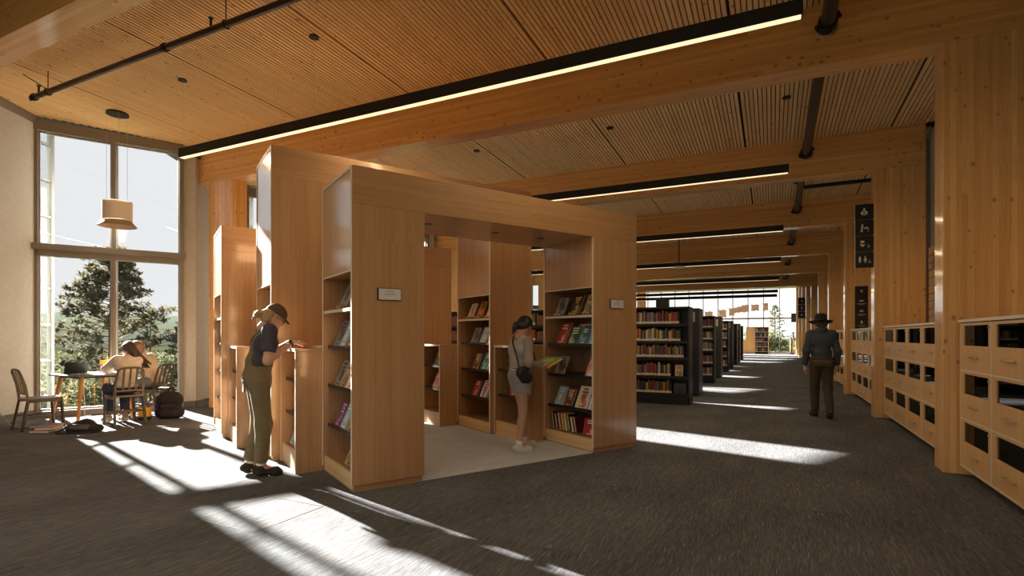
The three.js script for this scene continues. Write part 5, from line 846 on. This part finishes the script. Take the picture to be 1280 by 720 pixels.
// ------------------------------------------------ man in a hat walking down the aisle
{
  const J = { pelvis: [0, 0.93, 0.0], waist: [0, 1.08, 0], chest: [0, 1.28, 0.0], neck: [0, 1.45, 0.02], head: [0, 1.565, 0.05], shL: [0.165, 1.385, 0], shR: [-0.165, 1.385, 0], elL: [0.225, 1.12, -0.04], elR: [-0.225, 1.12, -0.03], wrL: [0.25, 0.865, 0.02], wrR: [-0.235, 0.87, 0.06], hipL: [0.09, 0.88, 0], hipR: [-0.09, 0.88, 0], knL: [0.085, 0.48, 0.1], knR: [-0.09, 0.48, -0.0], anL: [0.075, 0.088, 0.12], anR: [-0.09, 0.1, -0.2], toeL: [0.09, 0.04, 0.26], toeR: [-0.105, 0.045, -0.07] };
  const t = person('man in black hat and denim jacket walking down the aisle', [0.74, 0, -10.3], Math.PI + 0.1, J, { skin: 'fair', pitch: 0.1, hands: [[J.wrL, [0, -1, 0.15], [-1, 0, 0], 1, [0.35, 0.4, 0.3]], [J.wrR, [0, -1, 0.2], [1, 0, 0], -1, [0.35, 0.4, 0.3]]] });
  const den = cloth(0.062, 0.075, 0.088);
  part('denim_jacket', blob([...torsoBones(J, 1.04), ...sleeves(J, 1, 0.3, 0.056, 0.054)], 0.04, 0.011, 0.014, (x, y, z, d) => Math.max(d, 0.985 - y)), den, t); part('jacket_sleeves', blob(sleeves(J, 1, 1.95, 0.056, 0.05), 0.03, 0.01, 0.008), den, t);
  part('jacket_hem', blob([[-0.06, 1.0, 0, 0.06, 1.0, 0, 0.112]], 0.03, 0.011, 0.012, (x, y, z, d) => Math.max(d, 0.965 - y, y - 1.01)), den, t);
  part('collar', blob([[-0.04, 1.45, 0.0, 0.04, 1.45, 0.0, 0.062], [0, 1.44, -0.02, 0, 1.47, -0.01, 0.068]], 0.03, 0.01, 0, (x, y, z, d) => Math.max(d, 1.42 - y, y - 1.495)), den, t);
  part('trousers', blob([...hips(J, 0.98), ...legs(J, 0.96, 1.94)], 0.04, 0.011, 0.012, (x, y, z, d) => Math.max(d, y - 1.04)), cloth(0.075, 0.055, 0.032), t);
  shoes(t, J, cloth(0.03, 0.022, 0.018), M.black);
  const hp = [J.head, 0.1, 0], hatM = cloth(0.022, 0.019, 0.018);
  part('hair', orient(blob([[-0.04, 0.0, -0.05, 0.04, 0.0, -0.05, 0.06], [0, -0.05, -0.06, 0, -0.03, -0.06, 0.05]], 0.03, 0.007), ...hp), std({ color: rgb(0.06, 0.045, 0.035), roughness: 0.7 }), t);
  const hat = new THREE.LatheGeometry([[0, 0.165], [0.06, 0.17], [0.088, 0.155], [0.102, 0.06], [0.106, 0.035], [0.15, 0.02], [0.185, 0.035], [0.19, 0.042], [0.183, 0.028], [0.15, 0.012], [0.104, 0.022], [0.1, 0.03], [0.0, 0.1]].map(([a, b]) => new THREE.Vector2(a, b)), 36); hat.scale(0.95, 1, 1.08); part('hat', orient(hat, ...hp), hatM, t); part('hat_band', orient(new THREE.CylinderGeometry(0.103, 0.107, 0.03, 36, 1, true).scale(0.955, 1, 1.085).translate(0, 0.052, 0), ...hp), M.black, t);
  const bag = thing('hip_pack', 'brown leather hip pack worn behind by the man in the hat', 'bag', [0.74, 0, -10.3], Math.PI + 0.1); part('body', blob([[-0.1, 0.93, -0.155, 0.1, 0.93, -0.155, 0.045], [-0.09, 0.885, -0.15, 0.09, 0.885, -0.15, 0.035]], 0.03, 0.009), cloth(0.13, 0.075, 0.04), bag); part('belt', new THREE.TorusGeometry(0.15, 0.012, 6, 40).rotateX(Math.PI / 2).scale(1.2, 1.6, 0.92).translate(0, 0.945, -0.0), cloth(0.09, 0.05, 0.03), bag);
}
// ------------------------------------------------ man by the far glass wall
{
  const J = { pelvis: [0, 0.95, 0], waist: [0, 1.1, 0.02], chest: [0, 1.29, 0.06], neck: [0, 1.44, 0.1], head: [0, 1.55, 0.18], shL: [0.18, 1.38, 0.08], shR: [-0.18, 1.38, 0.08], elL: [0.23, 1.12, 0.12], elR: [-0.23, 1.12, 0.12], wrL: [0.08, 1.15, 0.36], wrR: [-0.1, 1.15, 0.36], hipL: [0.09, 0.9, 0], hipR: [-0.09, 0.9, 0], knL: [0.1, 0.49, 0.02], knR: [-0.1, 0.49, -0.02], anL: [0.1, 0.088, 0.0], anR: [-0.1, 0.088, -0.05], toeL: [0.11, 0.04, 0.14], toeR: [-0.12, 0.04, 0.09] };
  const t = person('man in grey shirt and tan trousers standing before the far glass wall', [1.28, 0, -45.4], 1.9, J, { cell: 0.022, headCell: 0.012, skin: 'fair', pitch: 0.5, hands: [[J.wrL, [0, 0.2, 1], [0, 1, 0], 1, [0.4, 0.4, 0.3]], [J.wrR, [0, 0.2, 1], [0, 1, 0], -1, [0.4, 0.4, 0.3]]] });
  part('shirt', blob([...torsoBones(J), ...sleeves(J, 1.05, 1.9, 0.06, 0.05)], 0.04, 0.02, 0.02, (x, y, z, d) => Math.max(d, 0.98 - y)), cloth(0.11, 0.10, 0.09), t); part('trousers', blob([...hips(J, 1.03), ...legs(J, 1.1, 1.94)], 0.04, 0.02, 0.016, (x, y, z, d) => Math.max(d, y - 1.03)), cloth(0.2, 0.13, 0.07), t); shoes(t, J, cloth(0.04, 0.03, 0.025));
  part('hair', orient(blob([[0, 0.05, -0.02, 0, 0.05, -0.03, 0.088], [0, 0.0, -0.06, 0, 0, -0.06, 0.055]], 0.03, 0.012, 0, (x, y, z, d) => Math.max(d, Math.min(0.05 - y, z + 0.01))), J.head, 0.5, 0), std({ color: rgb(0.3, 0.27, 0.24), roughness: 0.8 }), t);
}
// ------------------------------------------------ two readers at the study table
function seated(label, pos, turn, o) {
  const q = o.lean, J = { pelvis: [0, 0.56, -0.06], waist: [q * 0.02, 0.7, -0.05], chest: [q * 0.06, 0.87, 0.04], neck: [q * 0.09, 1.02, 0.12], head: [q * 0.12, 1.12, 0.2], shL: [0.145 + q * 0.07, 0.965, 0.09], shR: [-0.145 + q * 0.07, 0.965, 0.09], elL: [0.2 + q * 0.05, 0.825, 0.28], elR: [-0.2 + q * 0.05, 0.825, 0.28], wrL: [0.08, 0.815, 0.46], wrR: [-0.08, 0.815, 0.46], hipL: [0.085, 0.545, -0.02], hipR: [-0.085, 0.545, -0.02], knL: [0.11, 0.525, 0.34], knR: [-0.1, 0.525, 0.34], anL: [0.12, 0.072, 0.3], anR: [-0.08, 0.072, 0.22], toeL: [0.13, 0.024, 0.44], toeR: [-0.08, 0.024, 0.36] };
  const w = 0.92, t = person(label, pos, turn, J, { w, cell: 0.014, headCell: 0.006, skin: 'fair', pitch: 0.6, roll: q * -0.3, headSize: 0.96, slim: 1, hands: [[J.wrL, [-0.4, 0, 1], [0, -1, 0], 1, [0.3, 0.3, 0.2], 0.9], [J.wrR, [0.4, 0, 1], [0, -1, 0], -1, [0.3, 0.3, 0.2], 0.9]] });
  part('top', blob([...torsoBones(J, w), ...sleeves(J, w, o.sleeve, 0.064, 0.054)], 0.04, 0.013, 0.016, (x, y, z, d) => Math.max(d, 0.55 - y)), o.top, t);
  part('jeans', blob([...hips(J, w), ...legs(J, w * 1.06, 1.9)], 0.04, 0.013, 0.014, (x, y, z, d) => Math.max(d, y - 0.67)), o.jeans, t); shoes(t, J, o.shoe, M.white);
  part('hair', blob(o.hair(J), 0.018, 0.007), o.hairM, t); return t;
}
seated('dark-haired reader in cream top and dark jeans seated with back turned', [-9.02, 0.018, -4.86], -1.77, { lean: -1, sleeve: 1.4, top: cloth(0.75, 0.66, 0.54), jeans: cloth(0.045, 0.06, 0.1), shoe: cloth(0.5, 0.42, 0.32), hairM: std({ color: rgb(0.045, 0.022, 0.015), roughness: 0.45 }),
  hair: (J) => { const h = J.head; seed(61); const st = [...Array(16)].map((_, k) => { const a = rr(-1, 1), e = rr(0.16, 0.3); return [h[0] - 0.06 + a * 0.04, h[1] - 0.08, h[2] - 0.1 + a * 0.03, h[0] - 0.1 - e * 0.55 + a * 0.05, h[1] - 0.1 - e * 0.7, h[2] - 0.1 + a * 0.09, 0.03, 0.007]; }); return [...st, [h[0], h[1] + 0.045, h[2] - 0.02, h[0] + 0.01, h[1] + 0.03, h[2] - 0.05, 0.1], [h[0], h[1], h[2] - 0.08, h[0] - 0.04, h[1] - 0.06, h[2] - 0.11, 0.085, 0.075], [h[0] - 0.04, h[1] - 0.05, h[2] - 0.1, h[0] - 0.13, h[1] - 0.16, h[2] - 0.1, 0.075, 0.06], [h[0] - 0.12, h[1] - 0.15, h[2] - 0.1, h[0] - 0.23, h[1] - 0.21, h[2] - 0.08, 0.055, 0.02], [h[0] - 0.1, h[1] - 0.12, h[2] - 0.09, h[0] - 0.17, h[1] - 0.27, h[2] - 0.1, 0.05, 0.02]]; } });
seated('fair-haired reader in beige top and grey jeans leaning to the other reader', [-9.62, 0.018, -5.62], -1.25, { lean: 1, sleeve: 1.92, top: cloth(0.62, 0.5, 0.36), jeans: cloth(0.16, 0.18, 0.2), shoe: cloth(0.1, 0.09, 0.08), hairM: std({ color: rgb(0.20, 0.115, 0.05), roughness: 0.5 }),
  hair: (J) => { const h = J.head; seed(62); const st = [...Array(18)].map((_, k) => { const a = k / 18 * 4.4 + 2.0, e = rr(0.14, 0.24); return [h[0] + Math.cos(a) * 0.07, h[1] + 0.02, h[2] - 0.03 + Math.sin(a) * 0.07, h[0] + Math.cos(a) * 0.1 + 0.03, h[1] - e, h[2] - 0.02 + Math.sin(a) * 0.1, 0.022, 0.008]; }); return [...st, [h[0], h[1] + 0.045, h[2] - 0.02, h[0], h[1] + 0.03, h[2] - 0.05, 0.1], [h[0], h[1], h[2] - 0.07, h[0] + 0.02, h[1] - 0.1, h[2] - 0.06, 0.08, 0.06], [h[0] + 0.06, h[1], h[2], h[0] + 0.1, h[1] - 0.16, h[2] + 0.02, 0.05, 0.03], [h[0] - 0.06, h[1] - 0.02, h[2] - 0.04, h[0] - 0.06, h[1] - 0.17, h[2] - 0.05, 0.05, 0.035]]; } });
// ------------------------------------------------ bags on the carpet
{
  const t = thing('backpack', 'dark purple backpack standing beside the fair-haired reader', 'backpack', [-8.95, 0, -5.52], 0.75), pm = cloth(0.022, 0.016, 0.022), pur = cloth(0.09, 0.03, 0.11);
  part('body', blob([[-0.11, 0.1, 0, 0.11, 0.1, 0, 0.1], [-0.1, 0.3, 0, 0.1, 0.3, 0, 0.095], [-0.05, 0.37, 0, 0.05, 0.37, 0, 0.08]], 0.08, 0.01, 0, floorClip), pm, t);
  part('front_pocket', blob([[-0.085, 0.09, 0.095, 0.085, 0.09, 0.095, 0.06], [-0.08, 0.2, 0.085, 0.08, 0.2, 0.085, 0.05]], 0.05, 0.01, 0, floorClip), pm, t); part('side_panel', blob([[-0.17, 0.1, -0.02, -0.16, 0.34, -0.01, 0.06, 0.05]], 0.02, 0.01, 0, floorClip), pur, t);
  part('logo_patch', bx(-0.03, 0.03, 0.33, 0.348, 0.086, 0.094), M.white, t); part('grab_handle', tube([[-0.04, 0.44, -0.03], [-0.03, 0.49, -0.04], [0.03, 0.49, -0.04], [0.04, 0.44, -0.03]], 0.01, 16, 6), pm, t); part('zip', tube([[-0.14, 0.18, 0.09], [-0.13, 0.33, 0.06], [0, 0.43, 0.05], [0.13, 0.33, 0.06], [0.14, 0.18, 0.09]], 0.005, 30, 5), M.black, t);
}
{ const t = thing('lunch_bag', 'yellow and black lunch bag under the chairs beside the backpack', 'bag', [-9.16, 0, -5.24], 0.6); part('body', bx(-0.08, 0.08, 0.0, 0.2, -0.06, 0.06, 'y', 0.02), std({ color: rgb(0.8, 0.42, 0.03), roughness: 0.8 }), t); part('base', bx(-0.083, 0.083, 0.0, 0.07, -0.063, 0.063, 'y', 0.02), M.black, t); part('handle', tube([[-0.05, 0.19, 0], [-0.04, 0.26, 0], [0.04, 0.26, 0], [0.05, 0.19, 0]], 0.008, 16, 6), M.black, t); }
{ const t = thing('shoulder_bag', 'slumped black and grey bag on the carpet by the study table', 'bag', [-8.8, 0, -4.22], 0.5), gm = cloth(0.03, 0.03, 0.03);
  part('body', blob([[-0.2, 0.05, 0, 0.2, 0.05, 0, 0.055], [-0.12, 0.09, 0, 0.08, 0.11, 0, 0.06], [0.0, 0.12, 0, 0.02, 0.13, 0, 0.05], [-0.15, 0.04, 0.08, 0.18, 0.04, 0.08, 0.045]], 0.05, 0.01, 0, floorClip), gm, t); part('flap', blob([[-0.12, 0.1, 0.08, 0.12, 0.09, 0.09, 0.022], [-0.1, 0.07, 0.13, 0.12, 0.06, 0.13, 0.018]], 0.03, 0.009), cloth(0.13, 0.12, 0.11), t); part('strap', tube([[-0.22, 0.06, 0], [-0.3, 0.02, 0.1], [-0.2, 0.015, 0.22], [0.05, 0.015, 0.2], [0.28, 0.02, 0.12], [0.22, 0.07, 0]], 0.012, 40, 6), gm, t); }
shade(scene);
renderer.render(scene, camera);
